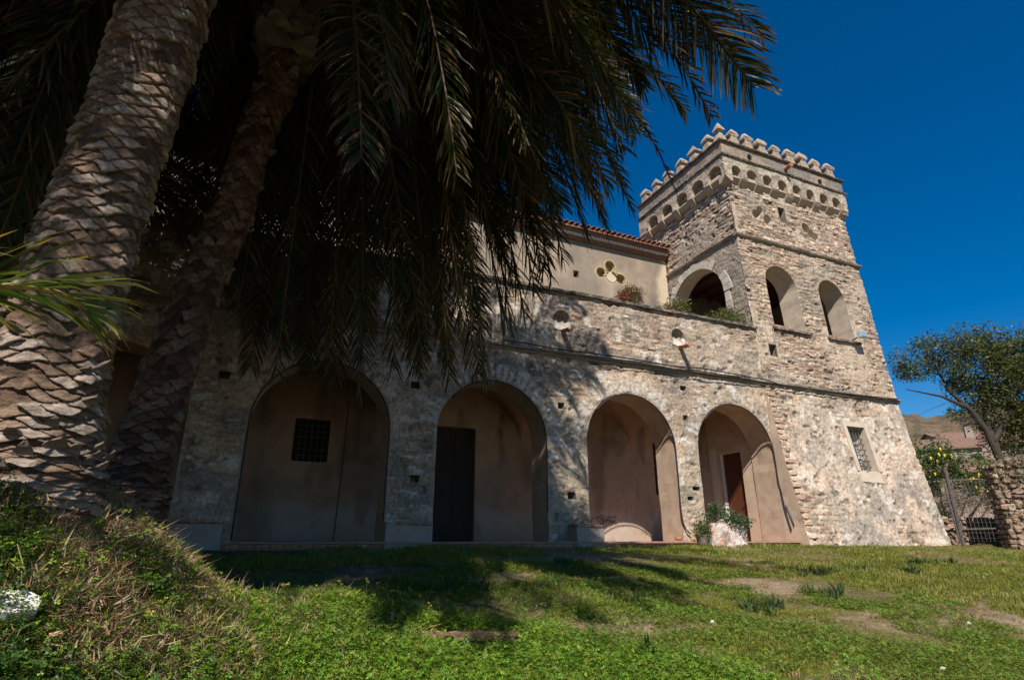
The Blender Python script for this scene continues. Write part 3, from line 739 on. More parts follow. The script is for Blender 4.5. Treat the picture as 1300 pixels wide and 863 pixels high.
corbel_row(nl, CY0, CY1, lambda a,z,d:(CX0-d,a,z), .24, .28)
def look_frieze(u, z, seed, edge):
    d = .02*(fbm(u*4,z*5,seed,4)-.5)+.012*(fbm(u*14,z*14,seed+1,2)-.5)
    c = mix((.27,.215,.17),(.20,.175,.155), sstep(.4,.62,fbm(u*1.5,z*2,seed+2,4)))*(.7+.6*fbm(u*7,z*7,seed+3,3))[:,None]
    c = mix(c,(.40,.27,.21),.6*sstep(.6,.7,fbm(u*2.3,z*3,seed+12,3)))
    return d, c
wall_sheet(CX0+.03, CX1-.03, 12.30, 12.9, .05, [], lambda u,z,d: np.stack([u,np.full_like(u,CY0+.03)-d,z],-1), 71., look_frieze, T, 'frieze', M['masonry'])
wall_sheet(CY0+.03, CY1-.03, 12.30, 12.9, .05, [circ_sd(14.2,12.55,.09)], lambda u,z,d: np.stack([np.full_like(u,CX0+.03)-d,u,z],-1), 73., look_frieze, T, 'frieze', M['masonry'])
FM = [(-.05,-.03),(.05,-.03),(.07,.015),(.0,.04),(-.05,.04)]
frame_mould(12.32, CX0, CX1+.05, CY0, CY1, FM, 'frieze_moulding', M['dark_stone'], 17.)
frame_mould(12.90, CX0, CX1+.05, CY0, CY1, FM, 'frieze_moulding', M['dark_stone'], 23.)
q = MB(); q.box(CX0+.1,CX1-.1,CY0+.1,CY1-.1,12.6,12.8); q.box(CX0+.1,CX1-.05,CY1-.3,CY1,11.4,12.92); q.box(CX1-.3,CX1,CY0+.04,CY1,11.4,12.92); q.box(CX0+.05,CX0+.3,CY0+.05,CY1,12.29,12.9); q.box(CX0+.3,CX1-.3,CY0+.05,CY0+.3,12.29,12.9); q.build('tower_top', M['grey_stone'], T)
# remaining hidden walls, floors: the rooms behind the open windows
q = MB(); q.box(13.5,19.35,12.9,16.4,5.0,5.2); q.build('loggia_floor', M['grey_stone'], T)
q = MB(); q.box(13.6,19.2,12.4,16.4,9.2,9.3); q.build('loggia_ceiling', M['beam'], T)
for k in range(8):
    q = MB(); q.box(13.7+k*.72,13.84+k*.72,12.9,16.3,9.04,9.2); q.build('ceiling_beam', M['beam'], T)
q = MB(); q.box(13.4,19.3,16.35,16.55,-.3,11.5); q.build('tower_rear_wall', M['grey_stone'], T)
q = MB(); q.add([(19.30,11.5,-.35),(19.30,16.5,-.35),(19.42,16.5,ZS),(19.42,12.02,ZS),(18.98,12.2,11.6),(18.98,16.5,11.6)], [(0,1,2,3),(3,2,5,4)]); q.build('tower_right_wall', M['stone_corbel'], T)
q = MB(); q.box(13.8,13.95,12.75,12.85,5.2,9.0); q.build('inner_pier', M['plaster_in'], T)
# merlons
M['merlon'] = surf('merlon_stone', (.30,.235,.18), var=.25, scale=7, fine=40, bump=.6, bdist=.02, col2=(.40,.31,.235), inst=.12)
def merlon_mesh(s=1.0):
    q = MB()
    # body
    def ring(hw, hd, z): return [(-hw,-hd,z),(hw,-hd,z),(hw,hd,z),(-hw,hd,z)]
    lv = [ring(.19,.13,0), ring(.165,.12,.12), ring(.125,.10,.26), ring(.12,.10,.32), ring(.185,.13,.37), ring(.19,.14,.44), ring(.12,.10,.53), ring(.025,.03,.66)]
    vs = [p for l in lv for p in l]; fs = [(0,3,2,1)]
    for i in range(len(lv)-1):
        for k in range(4): fs.append((i*4+k, i*4+(k+1)%4, (i+1)*4+(k+1)%4, (i+1)*4+k))
    fs.append(tuple(len(vs)-4+k for k in range(4)))
    vs = [(x*s+random.uniform(-.018,.018), y*s+random.uniform(-.018,.018), z*s+random.uniform(-.015,.015)*(i > 3)) for i,(x,y,z) in enumerate(vs)]
    q.add(vs, fs); me = bpy.data.meshes.new('merlon'); me.from_pydata(q.v, [], q.f); me.materials.append(M['merlon']); return me
mm = [merlon_mesh(random.uniform(1.05,1.17)) for _ in range(9)]
def add_merlon(x, y, rot, k, sc=1.0):
    o = bpy.data.objects.new('merlon', mm[(k*4+int(x*3))%9]); COL.objects.link(o); o.parent = T
    o.location = Vector((x,y,12.93))-Vector(T.location); o.rotation_euler = (random.uniform(-.02,.02), random.uniform(-.03,.03), rot+random.uniform(-.08,.08)); o.scale = (sc, sc, sc*random.uniform(.95,1.05))
for k,x in enumerate((13.80,14.46,15.12,15.80,16.48,17.18,17.86,18.54)): add_merlon(x, CY0+.16, 0, k)
for k,y in enumerate((12.68,13.38,14.12,14.86,15.58,16.3)): add_merlon(CX0+.16, y, math.pi/2, k+1)
for k in range(7): add_merlon(13.6+k*.8, CY1-.16, 0, k)
for k in range(5): add_merlon(CX1-.16, 12.7+k*.8, math.pi/2, k)
q = MB(); lv=[(.17,0),(.12,.22),(.065,.36),(.06,.42),(.15,.46),(.14,.52),(.02,.80)]
vs=[p for r_,z in lv for p in [(13.22-r_,12.12-r_,12.93+z),(13.22+r_,12.12-r_,12.93+z),(13.22+r_,12.12+r_,12.93+z),(13.22-r_,12.12+r_,12.93+z)]]
fs=[(i*4+k,i*4+(k+1)%4,(i+1)*4+(k+1)%4,(i+1)*4+k) for i in range(6) for k in range(4)]+[(24,25,26,27)]
q.add(vs,fs); q.build('corner_finial', M['merlon'], T)
# clay spouts on the crown
for (x,z) in ((16.0,12.56),):
    q = MB(); q.tube([(x+.1,12.05,z+.02),(x-.02,11.75,z-.03),(x-.06,11.62,z-.06)], [.07,.07,.075], 8); q.build('clay_spout', M['terracotta'], T)
for (x,z) in ((14.35,12.6),(17.8,12.55)):
    q = MB(); q.prism([(x+.09*math.cos(t),z+.09*math.sin(t)) for t in np.linspace(0,2*math.pi,11)[:-1]], lambda a,b,d:(a,CY0-d,b), -.02, .012); q.build('drain_mouth', M['void'], T)

# individually set stones on the tower and the arcade wall (largest, proud ones)
def stone_mesh(seed):
    rs = random.Random(seed); n = 8; q = MB(); vs = []
    an = [2*math.pi*(k+rs.uniform(-.25,.25))/n for k in range(n)]
    def se(t, e=.6): c, s = math.cos(t), math.sin(t); return (abs(c)**e*math.copysign(1,c), abs(s)**e*math.copysign(1,s))
    rr = [rs.uniform(.8,1.05) for _ in range(n)]
    for (sc, d) in ((1.0,0.0),(.96,.6),(.74,1.0)):
        for k in range(n):
            a, b = se(an[k]); vs.append((a*sc*rr[k]*.5, -d*(1+.15*rs.uniform(-1,1)), b*sc*rr[k]*.5))
    fs = [(i*n+k, i*n+(k+1)%n, (i+1)*n+(k+1)%n, (i+1)*n+k) for i in range(2) for k in range(n)]+[tuple(2*n+k for k in range(n))]
    me = bpy.data.meshes.new('stone'); me.from_pydata(vs, [], fs); return me
SP = []; SPD = []
for k in range(14):
    me = stone_mesh(k); c = PAL[k % 8]*(1.0+.25*random.random()); at = me.color_attributes.new('Col','FLOAT_COLOR','POINT')
    at.data.foreach_set('color', np.tile(np.array([*c,1],dtype=np.float32), len(me.vertices))); me.materials.append(M['stone_piece']); SP.append(me)
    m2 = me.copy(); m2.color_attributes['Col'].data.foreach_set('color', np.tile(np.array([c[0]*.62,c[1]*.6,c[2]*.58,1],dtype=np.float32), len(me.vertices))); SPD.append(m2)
def set_stone(par, p, w, h, t, k, rz=0.0, tilt=0.0):
    o = bpy.data.objects.new('stone', SP[k%14]); COL.objects.link(o); o.parent = par
    o.location = Vector(p)-Vector(par.location); o.rotation_euler = (0, tilt, rz); o.scale = (w, t, h)
rs = random.Random(5); cnt = 0
while cnt < 210:
    u = rs.uniform(13.5,19.3); z = rs.uniform(4.6,11.35)
    if max(float(h(np.array(u),np.array(z))) for h in fh) > -.2 or abs(z-9.36) < .16: continue
    x,y,zz = tf_front(np.array([u]),np.array([z]),np.array([-.012]))[0]; set_stone(T, (x,y,zz), rs.uniform(.13,.30), rs.uniform(.05,.085), rs.uniform(.03,.045), rs.randrange(14), 0, rs.uniform(-.06,.06)); cnt += 1
cnt = 0
while cnt < 60:
    u = rs.uniform(12.2,16.2); z = rs.uniform(9.6,11.35)
    if max(float(h(np.array(u),np.array(z))) for h in lh) > -.12: continue
    x,y,zz = tf_left(np.array([u]),np.array([z]),np.array([-.012]))[0]; set_stone(T, (x,y,zz), rs.uniform(.13,.28), rs.uniform(.05,.085), rs.uniform(.025,.04), rs.randrange(14), -math.pi/2, rs.uniform(-.06,.06)); cnt += 1
cnt = 0
while cnt < 70:
    u = rs.uniform(2.6,13.3); z = rs.uniform(.3,5.9)
    if max(float(h(np.array(u),np.array(z))) for h in holes) > -.25 or abs(z-ZS) < .18 or float(fbm(u*.55,z*.8,34.,4)) > .52: continue
    set_stone(B, (u,12.012,z), rs.uniform(.14,.28), rs.uniform(.05,.09), rs.uniform(.02,.035), rs.randrange(14), 0, rs.uniform(-.08,.08)); cnt += 1
# big quoins at the foot of the tower corner
for k in range(26):
    z = ZS-.15-k*.165
    if z < .0: break
    x,y,zz = tf_front(np.array([13.4+.0]),np.array([z]),np.array([-.01]))[0]
    w = .34 if k%2 else .22; set_stone(T, (13.47+w/2,y,z), w, .15, .04, rs.randrange(14), 0, 0)

# ============================================================== CABLES, LAMP
def cable(name, pts, r, label, mat='cable', cat='cable', sub=3):
    P = [Vector(p) for p in pts]; out = []
    for i in range(len(P)-1):
        a, b, c, d = P[max(i-1,0)], P[i], P[i+1], P[min(i+2,len(P)-1)]
        for k in range(sub):
            t = k/sub; out.append(.5*((2*b)+(c-a)*t+(2*a-5*b+4*c-d)*t*t+(-a+3*b-3*c+d)*t**3))
    out.append(P[-1]); q = MB(); q.tube(out, r, 6); o = q.build(name, M[mat], None, True); o['label'] = label; o['category'] = cat; return o
rs = random.Random(3)
cable('cable', [(x, 11.83, 4.46-.02*math.sin(x*2.1)+rs.uniform(-.01,.01)) for x in np.arange(5.0,13.3,.6)], .018, 'black cable bundle lying along the worn string course of the arcade')
cable('cable', [(x, 11.81, 4.40-.025*math.sin(x*1.7+1)) for x in np.arange(7.3,13.5,.6)]+[(14.2,11.86,4.33),(16,11.86,4.34),(19.3,11.86,4.42)], .014, 'thin black cable sagging below the string course towards the tower edge')
def arch_cable(a, lab, tail, off=-.03, left=False):
    c, r, top = a; sp = top-r; r = r+off; pts = []
    if left: pts = [(c-r, 11.96, .0),(c-r, 11.96, 1.0)]
    pts += [(c-r*math.cos(math.pi*k/14), 11.965+.0*k, sp+r*math.sin(math.pi*k/14)) for k in range(0 if left else 3, 15)]
    pts += [(c+r, 11.96, 1.5)]+tail
    cable('cable', pts, .016, lab)
arch_cable(ARCHES[2], 'dark cable outlining the broad shaded arch nearest the palm trunks', [(ARCHES[2][0]+1.35,11.96,.0)], left=True)
arch_cable(ARCHES[3], 'dark cable outlining the shaded arch with the dark doorway', [(ARCHES[3][0]+1.31,11.96,.6)])
arch_cable(ARCHES[4], 'dark cable outlining the sunlit arch left of the flower planter', [(9.93,11.95,.6),(10.0,11.93,.25),(10.12,11.9,.15)])
arch_cable(ARCHES[5], 'dark cable round the last arch and hanging down beside the tower foot', [(13.44,11.95,1.3),(13.43,11.9,.9),(13.44,11.84,.45),(13.43,11.78,.25)])
cable('cable', [(13.44,11.86,.9),(13.43,11.76,.7),(13.44,11.68,.35)], .01, 'short loose cable end on the plaster beside the tower foot')
cable('wire', [tuple(tf_front(np.array([14.2]),np.array([z]),np.array([.05]))[0]) for z in (6.2,5.2,4.4)]+[(14.15,11.8,3.6),(14.1,11.7,2.8)], .006, 'thin pale wire running down the tower under its first arched window', 'reveal', 'wire')
lp = tf_front(np.array([18.0]),np.array([6.4]),np.array([.0]))[0]
FL = thing('floodlight', 'small pale metal floodlight beside the sill of the tower\'s right arched window', 'floodlight', tuple(lp))
q = MB(); q.box(lp[0]-.17,lp[0]+.17,lp[1]-.42,lp[1]-.27,lp[2]-.06,lp[2]+.16,jit=.004); q.build('housing', M['paint_metal'], FL)
q = MB(); q.box(lp[0]-.15,lp[0]+.15,lp[1]-.432,lp[1]-.421,lp[2]-.04,lp[2]+.14); q.build('lens', M['glass'], FL)
q = MB(); q.tube([(lp[0],lp[1]-.27,lp[2]+.03),(lp[0],lp[1]+.03,lp[2]-.04)], .02, 6); q.tube([(lp[0]-.19,lp[1]-.34,lp[2]+.05),(lp[0]+.19,lp[1]-.34,lp[2]+.05)], .012, 6); q.build('bracket', M['iron'], FL)

# ============================================================== FOLIAGE BUILDERS
def leaf_cloud(blobs, n, size, cols, rs, flat=.35, clump=.5, hang=0.0):
    """small folded leaves spread through blobs [(x,y,z,rx,ry,rz)]; returns V, F, C"""
    w = np.array([b[3]*b[4]*b[5] for b in blobs])**.75; w = w/w.sum(); pick = rs.choice(len(blobs), n, p=w)
    Bz = np.array(blobs)[pick]
    d = rs.normal(size=(n,3)); d /= np.linalg.norm(d, axis=1)[:,None]; rad = rs.uniform(0,1,n)**.45
    nn = fbm(d[:,0]*3+pick, d[:,1]*3, d[:,2]*3+pick*.7, 3); rad = rad*(.55+.9*nn)
    P = Bz[:,:3]+d*rad[:,None]*Bz[:,3:6]
    keep = fbm(P[:,0]*1.2/clump, P[:,1]*1.2/clump, P[:,2]*1.2/clump, 2) > .40
    P = P[keep]; n = len(P)
    a = rs.normal(size=(n,3)); a[:,2] = a[:,2]*.6-hang; a /= np.linalg.norm(a, axis=1)[:,None]
    b = np.cross(a, rs.normal(size=(n,3))); b /= np.linalg.norm(b, axis=1)[:,None]
    nrm = np.cross(a, b); s = size*rs.uniform(.6,1.3,n)[:,None]
    V = np.stack([P-a*s*.5, P+b*s*flat*.5+nrm*s*.06, P+a*s*.5, P-b*s*flat*.5+nrm*s*.06], 1).reshape(-1,3)
    Fc = np.arange(4*n).reshape(n,4)
    ci = rs.integers(0, len(cols), n); C = np.array(cols)[ci]*rs.uniform(.7,1.3,n)[:,None]
    return V, Fc, np.repeat(C, 4, axis=0)

def foliage(name, par, blobs, n, size, cols, mat='foliage', seed=1, **kw):
    V, Fc, C = leaf_cloud(blobs, n, size, cols, np.random.default_rng(seed), **kw)
    return link(name, mesh_np(name, V, Fc, M[mat], False, C), par, kind='stuff') if par is not None else mesh_np(name, V, Fc, M[mat], False, C)

GREEN = [(.045,.075,.02),(.06,.10,.025),(.035,.06,.02),(.075,.10,.03)]
DGREEN = [(.028,.045,.016),(.04,.055,.018),(.05,.06,.02),(.02,.035,.014)]
# planter by pier 4: broken plastered trough with bushes
PL = thing('planter_trough', 'crumbling pink and white plastered trough overflowing with green leaves between the last two arches', 'planter', (10.9,11.6,-.17))
def look_trough(u, z, seed, edge):
    n = fbm(u*5, z*5, seed, 3); d = .05*(n-.5)
    c = mix((.52,.30,.22),(.60,.52,.46), sstep(.42,.55,fbm(u*3.4,z*4,seed+2,3))); c = mix(c,(.26,.2,.16), .8*sstep(.58,.66,fbm(u*6,z*6,seed+5,3)))
    return d, c
wall_sheet(10.35, 11.5, -.2, .38, .04, [], lambda u,z,d: np.stack([u,np.full_like(u,11.42)-d+.1*(u-10.9)**2,z],-1), 81., look_trough, PL, 'trough_front', M['masonry'])
q = MB(); q.box(10.36,11.49,11.5,11.95,-.2,.34,jit=.015); q.build('trough_body', M['reveal'], PL)
foliage('foliage', PL, [(10.75,11.5,.55,.55,.3,.24),(11.3,11.45,.42,.35,.3,.22),(10.6,11.45,.75,.25,.2,.2)], 2600, .07, [(.05,.10,.045),(.06,.11,.04),(.04,.08,.04)], seed=3, clump=.3)
PB = thing('potted_bush', 'small dense green bush in a hidden dark pot left of the crumbling trough', 'potted plant', (10.1,11.55,-.17))
q = MB(); q.tube([(10.12,11.5,-.1),(10.12,11.5,.12)], [.13,.17], 14); q.build('pot', M['dark_stone'], PB)
foliage('foliage', PB, [(10.12,11.5,.22,.24,.22,.3)], 1500, .055, [(.07,.10,.025),(.09,.11,.03),(.05,.08,.02)], seed=4, clump=.3)
PT = thing('clay_pot', 'small orange clay saucer pot lying on the step beneath the sunlit arch', 'pot', (9.65,11.8,-.05))
q = MB(); q.tube([(9.6,11.75,-.01),(9.6,11.75,.02),(9.6,11.75,.07)], [.06,.09,.085], 14); q.build('pot_body', M['terracotta'], PT)
# scraggly plant on middle bench
DP = thing('scraggly_plant', 'thin half dry plant on the bench block between the second and third arches', 'plant', (7.45,11.7,.33))
foliage('foliage', DP, [(7.5,11.65,.42,.35,.2,.14),(7.2,11.7,.38,.3,.15,.1)], 500, .06, [(.06,.06,.03),(.09,.07,.04)], seed=5, clump=.3)
q = MB()
for k in range(9): q.tube([(7.4,11.7,.32),(7.4+.05*(k-4),11.66,.45),(7.4+.09*(k-4),11.6,.55-.01*abs(k-4))], .004, 4)
q.build('stem', M['rachis'], DP)
# terrace plants
for i,(x,y,z,w,lab) in enumerate(((9.0,12.35,6.2,.42,'pink flowered plant trailing over the terrace coping next to the palm fronds'),
                              (10.95,12.75,6.35,.5,'red and green plant in a clay pot on the terrace under the quatrefoil'),
                              (12.75,12.5,6.22,.62,'yellowing bushy plant on the terrace in front of the white arch'))):
    t = thing('terrace_plant', lab, 'potted plant', (x,y,5.9), group='potted plants along the terrace parapet')
    q = MB(); q.tube([(x-.12,y,5.8),(x-.12,y,6.16),(x-.12,y,6.2)], [.14,.2,.22], 14); q.build('pot', M['terracotta'], t)
    cols = [(.09,.11,.03),(.12,.13,.035),(.07,.10,.03),(.16,.15,.05)] if i else [(.25,.07,.05),(.07,.10,.03),(.1,.1,.04)]
    foliage('foliage', t, [(x,y-.15,z+.2,w*1.25,.3,.26),(x+.2*w,y-.15,z+.34,w*.8,.25,.3),(x-.3*w,y-.3,z+.02,w*.7,.2,.2)], 3200, .07, cols, seed=9+i, clump=.3, hang=-.4)
    if i < 2: foliage('blossoms', t, [(x-.2,y-.25,z+.14,.24,.15,.18)], 420, .05, [(.35,.03,.03),(.3,.05,.05)], seed=19+i, clump=.3)
# weeds on barred window sill & base of the tower
wp = pf(16.7, 2.0, 0)
WP = thing('sill_weed', 'green weed growing out of the sill of the barred window', 'plant', (wp[0],wp[1],1.95))
foliage('foliage', WP, [(wp[0],wp[1]-.02,2.08,.18,.1,.18),(wp[0]+.3,wp[1]-.02,2.0,.25,.08,.06)], 420, .055, GREEN, seed=31, clump=.3)
wp = pf(16.95, 1.6, 0)
WP = thing('wall_weed', 'tiny weed tuft rooted in the wall below the barred window', 'plant', (wp[0],wp[1],1.5))
foliage('foliage', WP, [(wp[0],wp[1]-.03,1.55,.06,.05,.13)], 120, .05, GREEN, seed=32, clump=.3)

# ============================================================== RIGHT SIDE: gate, walls, shrubs, tree, houses, hill
G0, G1 = Vector((19.85,11.25,-.2)), Vector((20.75,10.75,-.2)); gd = (G1-G0)
GT = thing('garden_gate', 'grey iron and wire mesh garden gate between the tower foot and the rubble wall', 'gate', tuple(G0))
q = MB(); q.tube([G0, G0+Vector((0,0,2.35))], .06, 8); q.build('gate_post', M['iron'], GT)
q = MB(); q.tube([G0+Vector((-.14,0,.1)), G0+Vector((-.2,.02,2.0))], .03, 6); q.build('stay_bar', M['iron'], GT)
for z in (.5,1.95):
    q = MB(); q.tube([G0+Vector((0,0,z)), G0+gd+Vector((0,0,z+.02))], .022, 6); q.build('gate_rail', M['iron'], GT)
for k in range(1,9):
    p = G0+gd*k/9; q = MB(); q.tube([p+Vector((0,0,.15)), p+Vector((0,0,2.05))], .007, 5); q.build('gate_bar', M['iron'], GT)
q = MB()
for k in range(12): z = .25+k*.15; q.tube([G0+Vector((0,0,z)), G0+gd+Vector((0,0,z))], .004, 4, cap=False)
q.build('wire_mesh', M['iron'], GT)
def rubble_wall(name, label, p0, p1, h, thick, rows_h, seed, group=None, topfn=None, pal=None, stone_w=(.12,.36)):
    """dry stone wall: a dark core with every face stone its own piece"""
    p0, p1 = Vector(p0), Vector(p1); d = (p1-p0); L = d.length; d.normalize(); nrm = Vector((d.y,-d.x,0))
    t = thing(name, label, 'wall', tuple(p0), group); rs = random.Random(seed)
    n = max(2, int(L/.4)); q = MB(); vs = []
    for i in range(n+1):
        u = L*i/n; hh = topfn(u) if topfn else h
        for s_, zz in ((.5,0),(.5,hh-.07),(-.5,hh-.07),(-.5,0)): vs.append(tuple(p0+d*u+nrm*(thick-.08)*s_+Vector((0,0,zz))))
    q.add(vs, [(i*4+k,(i+1)*4+k,(i+1)*4+k+1,i*4+k+1) for i in range(n) for k in range(3)]+[(0,1,2,3),(n*4,n*4+3,n*4+2,n*4+1)]); q.build('wall_core', M['core'], t)
    rz = math.atan2(d.y, d.x); c = 0
    def put(u, z, w, h_, face):
        nonlocal c
        if c >= 290: return
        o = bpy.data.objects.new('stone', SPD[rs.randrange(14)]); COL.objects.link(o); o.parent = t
        if face == 'f': P = d*u+nrm*(thick*.5-.05)+Vector((0,0,z)); o.rotation_euler = (rs.uniform(-.25,.25), rs.uniform(-.35,.35), rz+rs.uniform(-.15,.15))
        else: P = d*(-.0)+nrm*u+Vector((0,0,z)); o.rotation_euler = (0, rs.uniform(-.1,.1), rz-math.pi/2)
        o.location = P; o.scale = (w*1.02, rs.uniform(.08,.13), h_*1.02); c += 1
    z = rows_h*.5
    while z < h+.4:
        u = rs.uniform(0,.1)
        rh = rows_h*rs.uniform(.8,1.25)
        while u < L:
            w = rs.uniform(*stone_w)*(rows_h/.14)**.5; hh = topfn(u) if topfn else h
            if z < hh: put(u+w/2, z+rs.uniform(-.25,.25)*rh, w*rs.uniform(.8,1.15), rh*rs.uniform(.7,1.5), 'f')
            u += w
        u = -thick/2
        while u < thick/2-.08:
            w = rs.uniform(.16,.3)
            if z < (topfn(0) if topfn else h): put(u+w/2, z, w, rh, 'e')
            u += w
        z += rh*.93
    return t
M['core'] = surf('mortar_core', (.16,.125,.09), var=.3, bump=.5, bdist=.02)
rw_ = rubble_wall('rubble_wall', 'tall rough rubble wall with ragged top at the right edge beside the gate', (20.85,10.55,-.25), (23.6,8.6,-.25), 2.45, .55, .15, 4, topfn=lambda u: 2.42+.18*math.sin(u*2.3)+.25*min(u,1))
rubble_wall('low_stone_wall', 'low pale stone wall seen through the gate bars', (20.0,13.2,-.2), (23.2,11.2,-.2), .85, .4, .11, 8)
foliage('ivy', rw_, [(21.2,10.1,1.9,.7,.5,.5),(21.0,10.3,.9,.4,.35,.8),(22.2,9.4,1.5,.8,.5,.7),(21.4,10.0,2.3,.6,.4,.25)], 5000, .07, [(.05,.06,.02),(.10,.075,.04),(.07,.05,.03),(.035,.045,.015)], seed=61, clump=.35)
# shrubs behind gate
def bush(name, label, cat, blobs, n, size, cols, seed, stems=5, **kw):
    x,y = blobs[0][0], blobs[0][1]; z = float(ground_z(x,y)); t = thing(name, label, cat, (x,y,z))
    q = MB()
    for k in range(stems):
        b = blobs[k%len(blobs)]; q.tube([(x+.06*k,y,z-.1),((x+b[0])/2,(y+b[1])/2,(z+b[2])/2),(b[0],b[1],b[2])], [.04,.03,.012], 5)
    q.build('stem', M['tree_bark'], t); foliage('foliage', t, blobs, n, size, cols, seed=seed, **kw); return t
LT = bush('lemon_tree', 'leafy lemon tree with yellow fruit behind the iron gate', 'tree', [(24.0,14.0,2.8,1.2,1.2,1.0),(25.0,13.2,2.3,1.0,1.0,.9),(23.2,14.6,2.9,.8,.8,.8),(25.6,12.7,2.3,.8,.8,.7)], 9000, .14, [(.05,.09,.02),(.07,.12,.02),(.10,.14,.03),(.035,.06,.015)], 41, clump=.6)
M['lemon'] = surf('lemon_skin', (.75,.5,.04), var=.1, bump=.1, rough=.5)
rs = random.Random(8)
lm = MB(); lm.tube([(0,0,-.06),(0,0,-.045),(0,0,0),(0,0,.045),(0,0,.065)], [.006,.028,.036,.026,.006], 8); lme = bpy.data.meshes.new('lemon'); lme.from_pydata(lm.v,[],lm.f); lme.materials.append(M['lemon'])
for k in range(34):
    b = rs.choice([(24.0,14.0,2.6,1.1),(25.0,13.2,2.2,.9),(25.6,12.7,2.2,.8),(24.6,13.2,1.9,.9)])
    o = bpy.data.objects.new('lemon', lme); COL.objects.link(o); o.parent = LT
    o.location = Vector((b[0]-.45*b[3]+rs.uniform(-.5,.5)*b[3], b[1]-.55*b[3]+rs.uniform(-.5,.3)*b[3], b[2]+rs.uniform(-.6,.5)*b[3]))-Vector(LT.location)
bush('garden_shrub', 'grey brown twiggy shrub low behind the gate rails', 'shrub', [(22.5,12.7,1.3,.9,.6,.5),(23.6,12.2,1.2,.8,.6,.4)], 4200, .07, [(.10,.085,.06),(.08,.08,.04),(.12,.09,.08)], 42, clump=.4)
bush('garden_shrub', 'dark green shrub in the shade just above the low stone wall', 'shrub', [(22.2,13.2,.9,1.1,.5,.45),(24.0,12.2,1.7,.5,.5,.8)], 4200, .08, DGREEN+[(.06,.09,.025)], 43, clump=.4)
# big tree
TR = thing('evergreen_tree', 'large dark evergreen tree with a leaning forked trunk behind the rubble wall', 'tree', (27.0,13.2,-.9))
def U(px, py, dist):      # azimuth and elevation of a sight line turned to a point at that range: used only to type in the tree's limbs
    r = px-650.; u = 431.5-py; f = F_PX*math.cos(PITCH)-u*math.sin(PITCH); z = F_PX*math.sin(PITCH)+u*math.cos(PITCH)
    X_ = r*math.cos(YAW)+f*math.sin(YAW); Y_ = -r*math.sin(YAW)+f*math.cos(YAW); h_ = math.hypot(X_, Y_); return Vector((X_*dist/h_, Y_*dist/h_, z*dist/h_))
q = MB()
tr0 = U(1285,640,29.5); tr0.z = -.9
q.tube([tr0, U(1270,585,30), U(1252,545,30), U(1232,520,30), U(1205,496,30), U(1190,470,30), U(1178,450,30)], [.17,.13,.11,.095,.07,.04,.02], 9)
q.build('trunk', M['tree_bark'], TR)
for pts, r0 in (([U(1228,517,30),U(1195,503,29.8),U(1150,494,29.5)],.08), ([U(1238,528,30),U(1222,532,30),U(1205,533,30)],.04), ([U(1268,580,30),U(1262,555,30.3),U(1250,530,30.8),U(1247,480,31)],.13), ([U(1205,496,30),U(1225,470,30.4),U(1230,445,30.5)],.07), ([U(1262,560,30.2),U(1285,520,31),U(1300,470,31)],.12), ([U(1200,512,29.9),U(1180,520,29.7),U(1163,528,29.6)],.015)):
    q = MB(); q.tube(pts, [r0*(1-.75*i/(len(pts)-1)) for i in range(len(pts))], 6); q.build('limb', M['tree_bark'], TR)
bl = []
for (px,py,rp,dd) in ((1152,464,15,29.5),(1150,480,10,29.4),(1163,476,12,29.6),(1176,448,13,29.8),(1190,458,16,30),(1192,480,10,30),(1206,470,15,30),(1216,446,18,30.3),(1212,490,13,30.1),(1226,490,13,30.5),(1236,455,20,31),(1250,440,16,31.5),(1256,470,26,31),(1250,505,24,31),(1276,455,20,31),(1282,490,30,31.5),(1275,525,28,31.5),(1295,550,26,31.5),(1272,560,14,31.5),(1300,455,18,31.5),(1320,500,34,32),(1330,560,30,32),(1212,534,6,30),(1205,529,4,30),(1345,450,30,32)):
    c = U(px,py-7,dd); r_ = rp/F_PX*dd*1.25; bl.append((c.x,c.y,c.z,r_,r_*1.2,r_))
foliage('crown', TR, bl, 66000, .13, [(.06,.085,.02),(.08,.11,.025),(.04,.06,.018),(.11,.11,.03),(.13,.105,.04)], seed=51, clump=.55)
